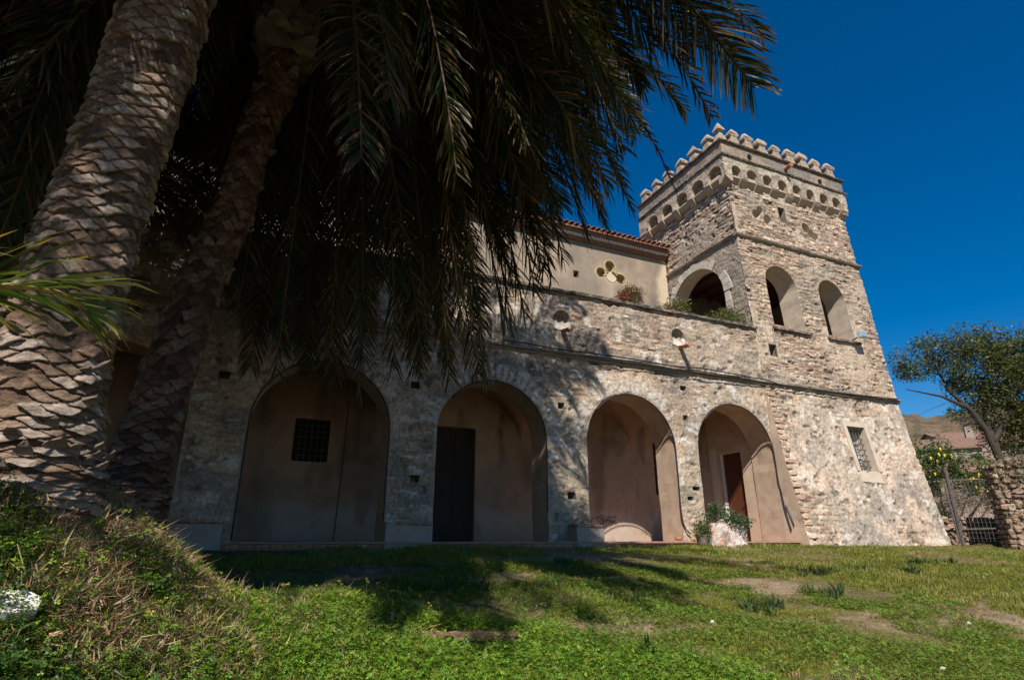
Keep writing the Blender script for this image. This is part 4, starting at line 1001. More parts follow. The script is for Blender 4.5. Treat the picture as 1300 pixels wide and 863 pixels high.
# houses below the hill
M['h_wall'] = surf('house_render', (.30,.215,.17), var=.12, scale=.8, fine=6, bump=.1, bdist=.02)
M['h_wall2'] = surf('house_render_pale', (.27,.22,.19), var=.12, scale=.8, fine=6, bump=.1, bdist=.02)
M['h_roof'] = surf('house_roof', (.19,.115,.085), var=.3, scale=2, fine=12, bump=.3, bdist=.03, aniso=(3,.6,1))
def house(label, az, dist, w, dp, h, zb, rot, wall, winrows=2):
    a = R(az); c = Vector((dist*math.sin(a), dist*math.cos(a), zb)); t = thing('village_house', label, 'house', tuple(c), group='houses below the hill'); t.rotation_euler = (0,0,rot)
    def lk(q, n, m, par): 
        me = bpy.data.meshes.new(n); me.from_pydata(q.v,[],q.f); me.materials.append(m); o = bpy.data.objects.new(n, me); COL.objects.link(o); o.parent = par; return o
    q = MB(); q.box(-w/2,w/2,-dp/2,dp/2,-3,h); q.add([(-w/2,-dp/2,h),(-w/2,dp/2,h),(-w/2,0,h+dp*.19),(w/2,-dp/2,h),(w/2,dp/2,h),(w/2,0,h+dp*.19)], [(0,2,1),(3,4,5)]); wl = lk(q,'wall',wall,t)
    q = MB(); e=.35; s=.38
    for sg in (-1,1):
        y0 = sg*(dp/2+e); z0 = h-e*s; z1 = h+dp/2*s
        q.add([(-w/2-e,y0,z0),(w/2+e,y0,z0),(w/2+e,0,z1),(-w/2-e,0,z1),(-w/2-e,y0,z0+.16),(w/2+e,y0,z0+.16),(w/2+e,0,z1+.16),(-w/2-e,0,z1+.16)],[(0,3,2,1),(4,5,6,7),(0,1,5,4),(1,2,6,5),(2,3,7,6),(3,0,4,7)])
    rf = lk(q,'roof',M['h_roof'],t); q = MB(); q.box(w*.2,w*.2+.7,-.4,.3,h+.5,h+dp*.19+1.2); lk(q,'chimney',wall,rf)
    for r_ in range(winrows):
        for k in range(int(w/2.6)):
            x = -w/2+1.2+k*2.6; z = h-1.9-r_*2.9; q = MB(); q.box(x,x+.9,-dp/2-.04,-dp/2+.03,z,z+1.2); lk(q,'window',M['void'],t)
    return t
house('long pink house with a shallow grey brown roof close beside the tower edge', 60.8, 78, 10, 7, 6.9, 2.0, R(-52), M['h_wall2'])
house('pink house with its tiled roof sloping left, in front of the hill', 62.4, 92, 9, 8, 9.6, 1.5, R(-35), M['h_wall'])
house('small pale house with white gable below the tree trunk', 63.5, 100, 7, 6, 11.2, 1.5, R(-75), M['h_wall2'])
house('low red roofed house partly hidden by the lemon tree', 61.6, 64, 8, 6, 4.5, .8, R(-60), M['h_wall'])
house('house with pink walls showing behind the forked trunk', 65.2, 88, 9, 7, 9.0, 1.0, R(-60), M['h_wall'])
# hill
hx = np.linspace(40, 75, 120); hd = np.linspace(140, 560, 50); HA, HD = np.meshgrid(np.radians(hx), hd, indexing='ij')
prof = 1+.05*np.sin(np.degrees(HA)*.9)+.06*(fbm(np.degrees(HA)*.35, HD*.01, 4., 3)-.5)
HZ = -4+ (HD-140)*np.clip((560-HD)/200, .0, 1)*.0 + 74*sstep(130, 430, HD)*prof+5*(fbm(np.degrees(HA)*1.5, HD*.03, 7., 4)-.5)
HZ = HZ*sstep(75.5, 73, np.degrees(HA))*sstep(39.5, 44, np.degrees(HA))-6*(1-sstep(75.5, 73, np.degrees(HA)))
nI = np.arange(HA.size).reshape(HA.shape); Fh = np.stack([nI[:-1,:-1],nI[:-1,1:],nI[1:,1:],nI[1:,:-1]],-1).reshape(-1,4)
hc = mix((.13,.09,.055),(.07,.065,.035), sstep(.42,.6,fbm(HA.ravel()*120,HD.ravel()*.06,5.,4)))
link('hill', mesh_np('hill', np.stack([(HD*np.sin(HA)).ravel(),(HD*np.cos(HA)).ravel(),HZ.ravel()],-1), Fh, surf('hill_scrub', attr=True, var=.5, scale=.12, fine=.8, bump=.6, bdist=1.0), True, hc), kind='structure')

# ============================================================== PALMS
def frond_mesh(pts, nl=70, wmax=.55, seed=0, dead=.2, brush=1.0, tipc=None, name='frond'):
    """pts: bezier control points of the rachis (4 vectors). Leaflets both sides, folded and drooping."""
    rs = np.random.default_rng(seed); P = np.array([list(p) for p in pts], float)
    def bz(t):
        t = np.asarray(t)[:,None]; return (1-t)**3*P[0]+3*(1-t)**2*t*P[1]+3*(1-t)*t*t*P[2]+t**3*P[3]
    def bt(t):
        t = np.asarray(t)[:,None]; v = 3*(1-t)**2*(P[1]-P[0])+6*(1-t)*t*(P[2]-P[1])+3*t*t*(P[3]-P[2]); return v/np.linalg.norm(v,axis=1)[:,None]
    V=[];Fq=[];C=[]
    ts = np.repeat(np.linspace(.10, .995, nl), 2); side = np.tile([-1.,1.], nl); n = len(ts)
    ts = np.clip(ts+rs.normal(0,.3/nl,n), .08, 1)
    p = bz(ts); tg = bt(ts)
    # frame: binormal sideways from the crown axis; roll random
    out = P[3]-P[0]; out[2] = 0
    if np.linalg.norm(out) < .3: out = np.array([1.,.3,0])
    out /= np.linalg.norm(out); sidev = np.array([out[1],-out[0],0.]); roll = rs.uniform(-.5,.5)
    sv = sidev[None,:]-tg*(tg@sidev)[:,None]; sv /= np.linalg.norm(sv,axis=1)[:,None]; nv = np.cross(sv, tg)
    sv, nv = sv*math.cos(roll)+nv*math.sin(roll), nv*math.cos(roll)-sv*math.sin(roll)
    ln = wmax*np.clip(np.minimum((ts-.03)/.22, 1),0,1)**.7*np.clip((1.05-ts)/.35,0,1)**.5*rs.uniform(.82,1.12,n)
    fwd = .95+.55*ts+rs.normal(0,.12,n); lift = rs.choice([.45,.15,-.2],n)+rs.normal(0,.12,n)
    d = tg*fwd[:,None]+sv*side[:,None]*brush+nv*lift[:,None]; d /= np.linalg.norm(d,axis=1)[:,None]
    g = np.array([0,0,-1.]); droop = rs.uniform(.12,.42,n)[:,None]
    w = .0085+.005*rs.uniform(0,1,n)
    q0 = p; q1 = p+d*ln[:,None]*.45+g*droop*ln[:,None]*.12; d2 = d+g*droop; d2/=np.linalg.norm(d2,axis=1)[:,None]; q2 = q1+d2*ln[:,None]*.33; d3 = d2+g*droop*1.3; d3/=np.linalg.norm(d3,axis=1)[:,None]; q3 = q2+d3*ln[:,None]*.24
    wv = np.cross(d, nv); wv /= np.linalg.norm(wv,axis=1)[:,None]; tw = rs.uniform(-.9,.9,n)[:,None]; wv = wv*np.cos(tw)+nv*np.sin(tw)
    A = np.stack([q0-wv*(w*.6)[:,None], q0+wv*(w*.6)[:,None], q1+wv*w[:,None], q1-wv*w[:,None], q2+wv*(w*.75)[:,None], q2-wv*(w*.75)[:,None], q3], 1)
    V = A.reshape(-1,3); b = np.arange(n)[:,None]*7
    Q = np.concatenate([b+np.array([[0,1,2,3]]), b+np.array([[3,2,4,5]])]); Tt = np.concatenate([b+np.array([[5,4,6,6]])])
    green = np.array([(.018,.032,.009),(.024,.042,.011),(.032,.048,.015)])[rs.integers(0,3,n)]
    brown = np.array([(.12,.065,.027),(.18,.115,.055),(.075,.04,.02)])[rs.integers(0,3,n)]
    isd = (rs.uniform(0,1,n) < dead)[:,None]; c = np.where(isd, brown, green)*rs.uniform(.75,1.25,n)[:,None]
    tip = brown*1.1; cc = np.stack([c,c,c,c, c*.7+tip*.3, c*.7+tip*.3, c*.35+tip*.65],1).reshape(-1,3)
    # rachis
    tt = np.linspace(0,1,15); rp = bz(tt); mb = MB(); mb.tube([Vector(x) for x in rp], [.034*(1-.82*t)+.003 for t in tt], 6)
    nb = len(V); rv = np.array(mb.v); V = np.vstack([V, rv]); rf = [tuple(i+nb for i in f) for f in mb.f if len(f)==4]
    faces = [tuple(x) for x in Q.tolist()]+[(a,b_,c_) for a,b_,c_,_ in Tt.tolist()]+rf
    cc = np.vstack([cc, np.tile(np.array([(.11,.075,.03)]), (len(rv),1))])
    me = bpy.data.meshes.new(name); me.from_pydata(V.tolist(), [], faces)
    at = me.color_attributes.new('Col','FLOAT_COLOR','POINT'); c4 = np.ones((len(V),4),dtype=np.float32); c4[:,:3]=cc; at.data.foreach_set('color', c4.ravel())
    me.materials.append(M['frond']); return me

def palm_trunk(path, radii, rows, cols, name, par, seed, amp=.05, nth=150, nl=420, tint=(1,1,1), flare=0.0):
    P = np.array([list(p) for p in path], float); nP = len(P); s = np.linspace(0,1,nP); t = np.linspace(0,1,nl)
    # smooth interpolation
    def ci(a): 
        a = np.array(a, float); k = np.interp(t, s, a); ker = np.ones(41)/41; kp = np.concatenate([np.full(20,0.),k,np.full(20,0.)]); kp[:20] = 2*k[0]-k[1:21][::-1]; kp[-20:] = 2*k[-1]-k[-21:-1][::-1]; return np.convolve(kp, ker, 'valid')
    cx, cy, cz, rr = ci(P[:,0]), ci(P[:,1]), ci(P[:,2]), ci(radii)
    Th = np.linspace(0,2*math.pi,nth,endpoint=False); TT, SS = np.meshgrid(t, Th, indexing='ij')
    L = np.sum(np.linalg.norm(np.diff(P,axis=0),axis=1)); v = TT*L
    wob = .05*(fbm(np.cos(SS)*2+seed, np.sin(SS)*2, v*2, 3)-.5)*2
    h = np.zeros_like(v); idm = np.zeros_like(v); RH = rows
    vv = v+wob*.5+.07*(fbm(np.cos(SS)*2.5+seed, np.sin(SS)*2.5, v*.9+7, 3)-.5)*2; SW = SS+.3*(fbm(np.cos(SS)*2+seed, np.sin(SS)*2, v*1.6+3, 3)-.5)
    cc_ = SW/(2*math.pi)*cols; r = vv/RH
    for off in (0., .5):         # leaf scars: staggered wide diamonds, proud along their lower lip
        ki, kj = np.round(cc_-off), np.round(r-off); du, dv = cc_-off-ki, r-off-kj; dmd = 2*(np.abs(du)+np.abs(dv))
        ident = hsh(ki % cols, kj, off*3+seed)
        hh = np.clip((1-dmd)/.22, 0, 1)**.7*(.55+.5*ident-.7*dv)*(dmd < 1)
        idm = np.where(dmd < 1, ident, idm); h = np.maximum(h, hh)
    h = h*np.where(idm < .14, .25, 1)+.5*(idm > .9)*(h > .3)
    rough = fbm(np.cos(SS)*6+seed, np.sin(SS)*6, v*14, 4)-.5
    big = fbm(np.cos(SS)*1.3+seed, np.sin(SS)*1.3, v*1.2, 2)-.5
    R_ = rr[:,None]+amp*h+amp*1.1*rough+.10*big*rr[:,None]
    X_ = cx[:,None]+R_*np.cos(SS); Y_ = cy[:,None]+R_*np.sin(SS); Z_ = cz[:,None]+0*SS+.0*h-amp*.5*h
    n0,n1 = X_.shape; I = np.arange(n0*n1).reshape(n0,n1); J = np.roll(I,-1,axis=1)
    Fq = np.stack([I[:-1],J[:-1],J[1:],I[1:]],-1).reshape(-1,4)
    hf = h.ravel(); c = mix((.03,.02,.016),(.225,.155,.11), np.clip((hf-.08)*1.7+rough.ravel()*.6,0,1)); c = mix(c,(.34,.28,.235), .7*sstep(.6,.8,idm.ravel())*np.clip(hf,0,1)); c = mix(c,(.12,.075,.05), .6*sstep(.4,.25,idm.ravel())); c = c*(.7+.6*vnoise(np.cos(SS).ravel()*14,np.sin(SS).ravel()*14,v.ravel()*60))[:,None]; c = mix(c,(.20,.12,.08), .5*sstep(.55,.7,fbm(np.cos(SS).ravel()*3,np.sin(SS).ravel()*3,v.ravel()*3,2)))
    c = c*np.array(tint)
    return link(name, mesh_np(name, np.stack([X_.ravel(),Y_.ravel(),Z_.ravel()],-1), Fq, M['bark'], True, c), par), (cx,cy,cz,rr)

# ---- palm 1 : near, leaning right
def flap_mesh(seed):
    rs = random.Random(seed); q = MB(); n=5; vs=[]
    for i,(y,w,th) in enumerate(((0,.10,.03),(.05,.085,.028),(.10,.055,.018),(.14,.02,.008))):
        z = .02+.06*(i/3)**1.2+rs.uniform(-.006,.006)
        vs += [(-w,-y,z-th),(w,-y,z-th),(w*.8,-y,z+th*.4),(-w*.8,-y,z+th*.4)]
    fs = [(i*4+k,i*4+(k+1)%4,(i+1)*4+(k+1)%4,(i+1)*4+k) for i in range(3) for k in range(4)]+[(0,3,2,1),(12,13,14,15)]
    vs = [(x+rs.uniform(-.012,.012),y+rs.uniform(-.01,.01),z+rs.uniform(-.01,.01)) for x,y,z in vs]
    me = bpy.data.meshes.new('leaf_base'); me.from_pydata(vs,[],fs); c = random.Random(seed).choice([(.19,.145,.115),(.13,.095,.075),(.23,.185,.155)])
    at = me.color_attributes.new('Col','FLOAT_COLOR','POINT'); at.data.foreach_set('color', np.tile(np.array([*c,1],dtype=np.float32), len(vs))); me.materials.append(M['bark']); return me
FLAPS = [flap_mesh(k) for k in range(7)]
def add_flaps(par, prof, n, s0, s1, seed, size=1.0):
    cx,cy,cz,rr = prof; rs = random.Random(seed); N = len(cx)
    for k in range(n):
        i = int(N*rs.uniform(s0,s1)); th = rs.uniform(0,2*math.pi); r = rr[i]+.015
        o = bpy.data.objects.new('leaf_base', FLAPS[rs.randrange(7)]); COL.objects.link(o); o.parent = par
        o.location = Vector((cx[i]+r*math.cos(th), cy[i]+r*math.sin(th), cz[i]))-Vector(par.location)
        s = size*rs.uniform(.6,1.35); o.scale = (s, s*rs.uniform(.7,1.2), s); o.rotation_euler = (rs.uniform(-.5,.15), rs.uniform(-.3,.3), th+math.pi/2)
P1 = thing('palm_tree', 'nearer palm with the thick pale flaky trunk at the left edge', 'palm tree', (-1.45,4.9,.1), group='old palms in front of the house')
b1 = [U(25,640,4.85), U(45,560,4.85), U(72,440,4.85), U(112,300,4.9), U(148,200,4.9), U(182,100,4.95), U(214,0,5.0)]
b1 = [tuple(p) for p in b1]; dz = (b1[-1][0]-b1[-2][0], b1[-1][1]-b1[-2][1]); 
b1 = [(b1[0][0]-.05,b1[0][1],-.5)]+b1+[(b1[-1][0]+.05,b1[-1][1]+.05,b1[-1][2]+1.2),(b1[-1][0]+.08,b1[-1][1]+.08,b1[-1][2]+3.0)]
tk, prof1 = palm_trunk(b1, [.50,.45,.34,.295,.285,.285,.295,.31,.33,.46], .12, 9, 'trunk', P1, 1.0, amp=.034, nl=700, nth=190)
add_flaps(P1, prof1, 80, .05, .5, 4, .5); add_flaps(P1, prof1, 30, .0, .22, 5, .5)
C1 = Vector(b1[-1])+Vector((0,0,.1))
P2 = thing('palm_tree', 'farther slimmer palm with a curved dark trunk and hanging crown', 'palm tree', (-1.0,6.95,.1), group='old palms in front of the house')
b2 = [U(160,640,6.9), U(172,600,6.9), U(205,500,6.9), U(251,364,6.95), U(300,262,7.0), U(325,165,7.0), U(357,100,7.0), U(370,38,7.0)]
b2 = [tuple(p) for p in b2]; b2 = [(b2[0][0]-.1,b2[0][1],-.6)]+b2+[(b2[-1][0]+.05,b2[-1][1],b2[-1][2]+.9)]
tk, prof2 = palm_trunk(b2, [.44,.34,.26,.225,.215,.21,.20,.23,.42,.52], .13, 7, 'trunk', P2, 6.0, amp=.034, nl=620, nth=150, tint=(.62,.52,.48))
add_flaps(P2, prof2, 40, .45, .8, 8, .6); add_flaps(P2, prof2, 120, .80, .99, 9, 1.5)
C2 = Vector(b2[-1])
def add_frond(par, C, tip, up=1.5, out=.45, hang=1.2, seed=0, **kw):
    C = Vector(C); tip = Vector(tip); h = tip-C; hz = Vector((h.x,h.y,0)); P0 = C+hz.normalized()*.25
    Pa = P0+hz*out+Vector((0,0,up)); Pb = tip+Vector((-hz.x*.12,-hz.y*.12,hang))
    me = frond_mesh((P0,Pa,Pb,tip), seed=seed, **kw); return link('frond', me, par)
sd_ = 100
# fronds whose tips show against the sky and wall, typed in as range and sight line
for (par,C,px,py,dd,up,out,hang,nl,wm,dead) in (
    (P1,C1,958,112,5.2,1.3,.55,1.3,120,.62,.25),(P1,C1,905,150,5.4,1.4,.55,1.6,80,.34,.6),(P1,C1,925,70,5.3,1.5,.55,1.2,120,.62,.2),(P1,C1,880,60,5.3,1.5,.55,1.2,110,.62,.2),
    (P2,C2,868,140,7.6,1.2,.5,1.4,110,.55,.15),(P2,C2,858,243,7.2,1.5,.45,2.6,70,.22,.5),(P2,C2,800,262,7.4,1.5,.45,2.3,95,.6,.1),
    (P2,C2,770,290,7.6,1.4,.45,2.4,95,.6,.1),(P2,C2,735,255,7.3,1.4,.45,2.2,95,.6,.1),(P2,C2,700,352,7.4,1.5,.42,2.8,95,.6,.15),
    (P2,C2,672,300,7.2,1.5,.42,2.8,95,.6,.15),(P2,C2,650,425,7.4,1.5,.40,3.2,100,.6,.15),(P2,C2,606,470,7.0,1.4,.40,3.4,100,.55,.5),(P2,C2,620,300,6.6,1.3,.40,2.6,100,.6,.4),
    (P2,C2,570,485,7.3,1.3,.38,3.6,100,.6,.2),(P2,C2,540,400,7.0,1.3,.38,3.2,100,.6,.2),(P2,C2,500,470,7.4,1.3,.36,3.6,100,.6,.2),(P2,C2,455,500,7.2,1.2,.34,3.8,100,.6,.15),
    (P2,C2,420,430,7.4,1.2,.3,3.4,100,.6,.2),(P2,C2,350,470,7.2,1.0,.3,3.8,100,.55,.2),(P2,C2,300,400,7.6,1.0,.3,3.4,100,.5,.2),(P2,C2,250,330,7.8,1.0,.3,3.0,100,.5,.2),
    (P1,C1,790,190,5.6,1.5,.5,1.8,100,.6,.15),(P1,C1,750,130,5.4,1.5,.5,1.8,100,.6,.15),(P1,C1,690,180,5.4,1.4,.5,2.0,100,.6,.15),(P1,C1,640,140,5.2,1.4,.5,2.0,100,.6,.2),
    (P1,C1,580,220,5.2,1.4,.5,2.4,100,.6,.3),(P1,C1,520,160,5.0,1.4,.5,2.2,100,.6,.2),(P1,C1,830,60,5.4,1.6,.5,1.4,100,.6,.1),(P1,C1,450,140,5.2,1.4,.5,2.2,100,.6,.2),
    (P2,C2,790,235,7.8,1.4,.5,2.0,100,.6,.1),(P2,C2,762,268,7.6,1.4,.48,2.2,100,.6,.1),(P2,C2,715,330,7.6,1.4,.46,2.6,100,.6,.15),(P2,C2,690,345,7.3,1.4,.44,2.6,100,.6,.3),(P2,C2,665,400,7.3,1.4,.42,2.9,100,.6,.15),(P2,C2,640,425,7.2,1.4,.42,3.0,100,.6,.2),(P2,C2,680,372,7.6,1.4,.42,2.8,100,.6,.15),(P2,C2,745,300,8.0,1.4,.46,2.2,100,.6,.1),(P2,C2,600,330,6.4,1.2,.42,2.4,100,.6,.5),(P2,C2,585,410,6.6,1.2,.42,2.8,100,.6,.5),(P2,C2,615,480,6.9,1.2,.42,3.2,100,.6,.3),
    (P2,C2,790,110,8.5,1.2,.5,1.2,110,.62,.1),(P2,C2,760,60,9,1.2,.5,1.0,110,.62,.1),(P2,C2,720,120,9,1.2,.5,1.4,110,.62,.1),(P2,C2,700,60,9,1.2,.5,1.2,110,.62,.1),(P2,C2,680,200,8.6,1.2,.5,1.7,110,.62,.1),(P2,C2,740,180,8.8,1.2,.5,1.6,110,.62,.1),(P2,C2,810,170,8.2,1.3,.5,1.7,110,.62,.1),(P2,C2,660,110,9.2,1.2,.5,1.4,110,.62,.1),(P2,C2,640,40,9.5,1.2,.5,1.0,110,.62,.1),(P2,C2,780,10,9,1.2,.5,.9,110,.62,.1),(P2,C2,730,20,9.4,1.2,.5,.9,110,.62,.1),(P2,C2,690,260,8.6,1.2,.5,2.0,110,.62,.1),(P2,C2,750,230,8.0,1.2,.5,2.0,110,.62,.1),
    (P1,C1,30,300,6.4,.9,.4,2.8,100,.6,.2),(P1,C1,15,210,5.6,.9,.4,2.8,100,.6,.2),(P1,C1,60,250,6.8,.9,.4,2.8,100,.6,.2),(P1,C1,250,120,6.8,1.0,.4,2.4,100,.6,.2),(P1,C1,120,180,7.2,1.0,.4,2.4,100,.6,.2),(P1,C1,-30,380,5.8,.9,.4,3.,100,.6,.2)):
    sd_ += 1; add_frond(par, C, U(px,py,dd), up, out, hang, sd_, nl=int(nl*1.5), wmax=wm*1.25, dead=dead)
for k,(x,y,z) in enumerate(((4.0,2.6,7.2),(3.6,3.6,7.0),(4.2,4.2,7.2),(3.2,5.2,7.6),(4.6,3.2,6.9),(3.0,6.2,7.9),(3.8,4.9,7.6),(2.4,2.9,8.2),(2.6,4.3,8.6),(5.0,2.0,7.0),(5.4,3.0,6.9),(4.8,1.2,7.2),(4.9,4.0,7.4),(4.4,5.0,7.9),(-1.9,-.4,6.0),(-.9,-.6,6.2),(.2,-.2,6.2),(1.2,.2,6.2),(2.2,.8,6.4),(3.2,1.2,6.6),(-.4,-.1,6.8),(1.8,-.3,6.6),(6.5,2.2,6.4),(6.0,4.4,6.9),(5.8,1.4,6.8))):
    add_frond(P1, C1, (x,y,z), 1.3, .5, .9, 800+k, nl=110, wmax=.62, dead=.15)
# the rest of both crowns
GA = 2.39996
BX = [-400,0,100,215,260,340,600,650,700,760,800,860,950,1000]; BY = [500,340,290,285,400,520,515,420,340,280,200,100,20,-80]
def open_side(C, tip, up, out, hang):
    """fronds keep clear of the open side of the grove (the tower side) and of the trunks"""
    C = Vector(C); h = tip-C; hz = Vector((h.x,h.y,0)); P0 = C; Pa = P0+hz*out+Vector((0,0,up)); Pb = tip+Vector((-hz.x*.12,-hz.y*.12,hang))
    for i in range(3, 13):
        t = i/12; p = P0*(1-t)**3+Pa*3*(1-t)**2*t+Pb*3*(1-t)*t*t+tip*t**3
        sx = p.x+.465*(p.z+.8)
        if p.y+.845*(p.z+.8) < (5.2 if sx > .8 else 5.7 if sx > -.1 else 6.5)+.5*math.sin(p.x*2) and sx > -3.6: return False   # the clover and mound below stay in the sun
        r = p.x*math.cos(YAW)-p.y*math.sin(YAW); f = p.x*math.sin(YAW)+p.y*math.cos(YAW)
        c = f*math.cos(PITCH)+p.z*math.sin(PITCH); u = -f*math.sin(PITCH)+p.z*math.cos(PITCH)
        if c < .8:
            if p.z < 4.5: return False
            continue
        px, py = 650+F_PX*r/c, 431.5-F_PX*u/c; m = 60/c*4 if i < 12 else 0
        if py > np.interp(px, BX, BY)-10: return False
        w_ = p-Vector((2.0,6.1,3.5)); w_ = w_-SUN*w_.dot(SUN)
        if p.z > 4.4 and w_.length < .6: return False                     # a gap in the canopy lets the sun onto the brown fronds
        d = math.hypot(p.x, p.y)
        if -60 < px < 1400 and py > -150:
            x1 = 216-.35*py*1.0
            if d < 5.2 and abs(px-x1) < 110+m: return False
            if d < 7.3 and py > 40 and abs(px-(375-.42*py)) < 70: return False
    return True
for (par,C,n,s0,lmin,lmax) in ((P1,C1,190,200,3.6,5.6),(P2,C2,215,300,3.2,4.8)):
    rs = random.Random(s0); got = 0; k = 0
    while got < n and k < 4000:
        k += 1; az = rs.uniform(0, 2*math.pi); f = rs.random()**.8; L = rs.uniform(lmin,lmax); el = R(78-118*f)       # start angle: young fronds upright, old ones low
        dh = Vector((math.cos(az), math.sin(az), 0)); dr = 1.0+3.6*f
        tip = C+dh*L*(.35+.6*math.cos(el*.8))+Vector((0,0,L*math.sin(el)*.75-dr*.8))
        up, out, hang = .9+1.4*max(0,math.sin(el)), .35, .9+.9*f
        if not open_side(C, tip, up, out, hang): continue
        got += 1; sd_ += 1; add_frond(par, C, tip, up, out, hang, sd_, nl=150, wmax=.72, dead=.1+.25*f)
# two more palms of the same grove, left of the picture: their crowns close the canopy and hang in at the left edge
for (nm,bx,by,cz_,lab,seed) in (('palm_tree',-5.6,7.0,6.6,'palm beyond the left edge whose dark fronds hang in behind the nearer trunk',601),('palm_tree',-8.3,9.6,7.2,'palm farthest left close to the house wall, closing the dark canopy',701),('palm_tree',-7.2,.9,8.0,'tall palm left of the photographer with a dense dark crown',801),('palm_tree',-4.6,10.4,5.6,'low palm pressed against the left part of the house wall',901)):
    t = thing(nm, lab, 'palm tree', (bx,by,-.6), group='old palms in front of the house')
    path = [(bx,by,-1.2),(bx+.1,by,.6),(bx+.25,by+.05,2.6),(bx+.3,by+.1,cz_-1.6),(bx+.35,by+.1,cz_)]
    palm_trunk(path, [.55,.42,.34,.34,.5], .125, 7, 'trunk', t, seed, amp=.05, nl=260, nth=90)
    rs = random.Random(seed); Cc = Vector(path[-1]); got = 0; k = 0
    while got < 110 and k < 3000:
        k += 1; az = rs.uniform(0, 2*math.pi); f = rs.random()**.8; L = rs.uniform(3.6,5.2); el = R(78-118*f)
        dh = Vector((math.cos(az), math.sin(az), 0)); tip = Cc+dh*L*(.35+.6*math.cos(el*.8))+Vector((0,0,L*math.sin(el)*.75-1-3.6*f*.8))
        up, out, hang = .9+1.4*max(0,math.sin(el)), .35, .9+.9*f
        if not open_side(Cc, tip, up, out, hang): continue
        got += 1; add_frond(t, Cc, tip, up, out, hang, seed+k, nl=110, wmax=.7, dead=.1+.25*f)
# young palm off the left edge: one green frond reaches into view in the sun
P3 = thing('young_palm', 'young palm with a long light green frond crossing the big trunk', 'palm tree', (-3.2,3.0,-.4))
q = MB(); q.tube([(-3.2,3.0,-.9),(-3.2,3.0,.2)], [.22,.18], 14); q.build('trunk', M['tree_bark'], P3)
for k,(tx,ty,tz,up) in enumerate(((-.93,3.55,1.17,.7),(-4.8,3.6,1.0,.9),(-4.9,4.6,1.2,.9),(-4.3,1.2,1.1,.9),(-4.9,2.0,1.4,.9))):
    add_frond(P3, (-3.2,3.0,.25), (tx,ty,tz), up, .5, .25, 900+k, nl=48, wmax=.62, dead=.02)
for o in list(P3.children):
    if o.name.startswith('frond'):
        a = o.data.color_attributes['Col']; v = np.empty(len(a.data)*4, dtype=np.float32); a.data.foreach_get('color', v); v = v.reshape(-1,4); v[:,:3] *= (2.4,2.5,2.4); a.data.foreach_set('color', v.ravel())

# ============================================================== GROUND COVER
def on_ground(px, py, d=2.0):
    while d < 14 and U(px,py,d).z > float(ground_z(U(px,py,d).x, U(px,py,d).y)): d += .04
    return U(px,py,d)
src_col = bpy.data.collections.new('plant_sources')
def scatter(name, pts, scl, idx, meshes, tilt=.15, seed=0):
    n = len(pts); rs = np.random.default_rng(seed)
    me = bpy.data.meshes.new(name); me.vertices.add(n); me.vertices.foreach_set('co', np.asarray(pts, dtype=np.float32).ravel())
    a = me.attributes.new('rot','FLOAT_VECTOR','POINT'); r = np.stack([rs.normal(0,tilt,n), rs.normal(0,tilt,n), rs.uniform(0,6.283,n)],-1).astype(np.float32); a.data.foreach_set('vector', r.ravel())
    a = me.attributes.new('scl','FLOAT','POINT'); a.data.foreach_set('value', np.asarray(scl, dtype=np.float32))
    a = me.attributes.new('idx','INT','POINT'); a.data.foreach_set('value', np.asarray(idx, dtype=np.int32))
    c = bpy.data.collections.new(name+'_kinds')
    for k, m in enumerate(meshes):
        o = bpy.data.objects.new('%s_kind_%02d' % (name, k), m); c.objects.link(o)
    o = link(name, me, None, kind='stuff')
    ng = bpy.data.node_groups.new(name+'_nodes', 'GeometryNodeTree'); ng.interface.new_socket('Geometry', in_out='INPUT', socket_type='NodeSocketGeometry'); ng.interface.new_socket('Geometry', in_out='OUTPUT', socket_type='NodeSocketGeometry')
    N = ng.nodes; L = ng.links; gi = N.new('NodeGroupInput'); go = N.new('NodeGroupOutput'); ip = N.new('GeometryNodeInstanceOnPoints'); ci = N.new('GeometryNodeCollectionInfo')
    ci.inputs['Collection'].default_value = c; ci.inputs['Separate Children'].default_value = True; ci.inputs['Reset Children'].default_value = True
    def na(nm, ty):
        x = N.new('GeometryNodeInputNamedAttribute'); x.data_type = ty; x.inputs['Name'].default_value = nm; return x.outputs['Attribute']
    ip.inputs['Pick Instance'].default_value = True
    L.new(gi.outputs[0], ip.inputs['Points']); L.new(ci.outputs[0], ip.inputs['Instance'])
    L.new(na('idx','INT'), ip.inputs['Instance Index']); L.new(na('scl','FLOAT'), ip.inputs['Scale'])
    er = N.new('FunctionNodeEulerToRotation'); L.new(na('rot','FLOAT_VECTOR'), er.inputs[0]); L.new(er.outputs[0], ip.inputs['Rotation'])
    L.new(ip.outputs[0], go.inputs[0]); md = o.modifiers.new('scatter','NODES'); md.node_group = ng
    return o

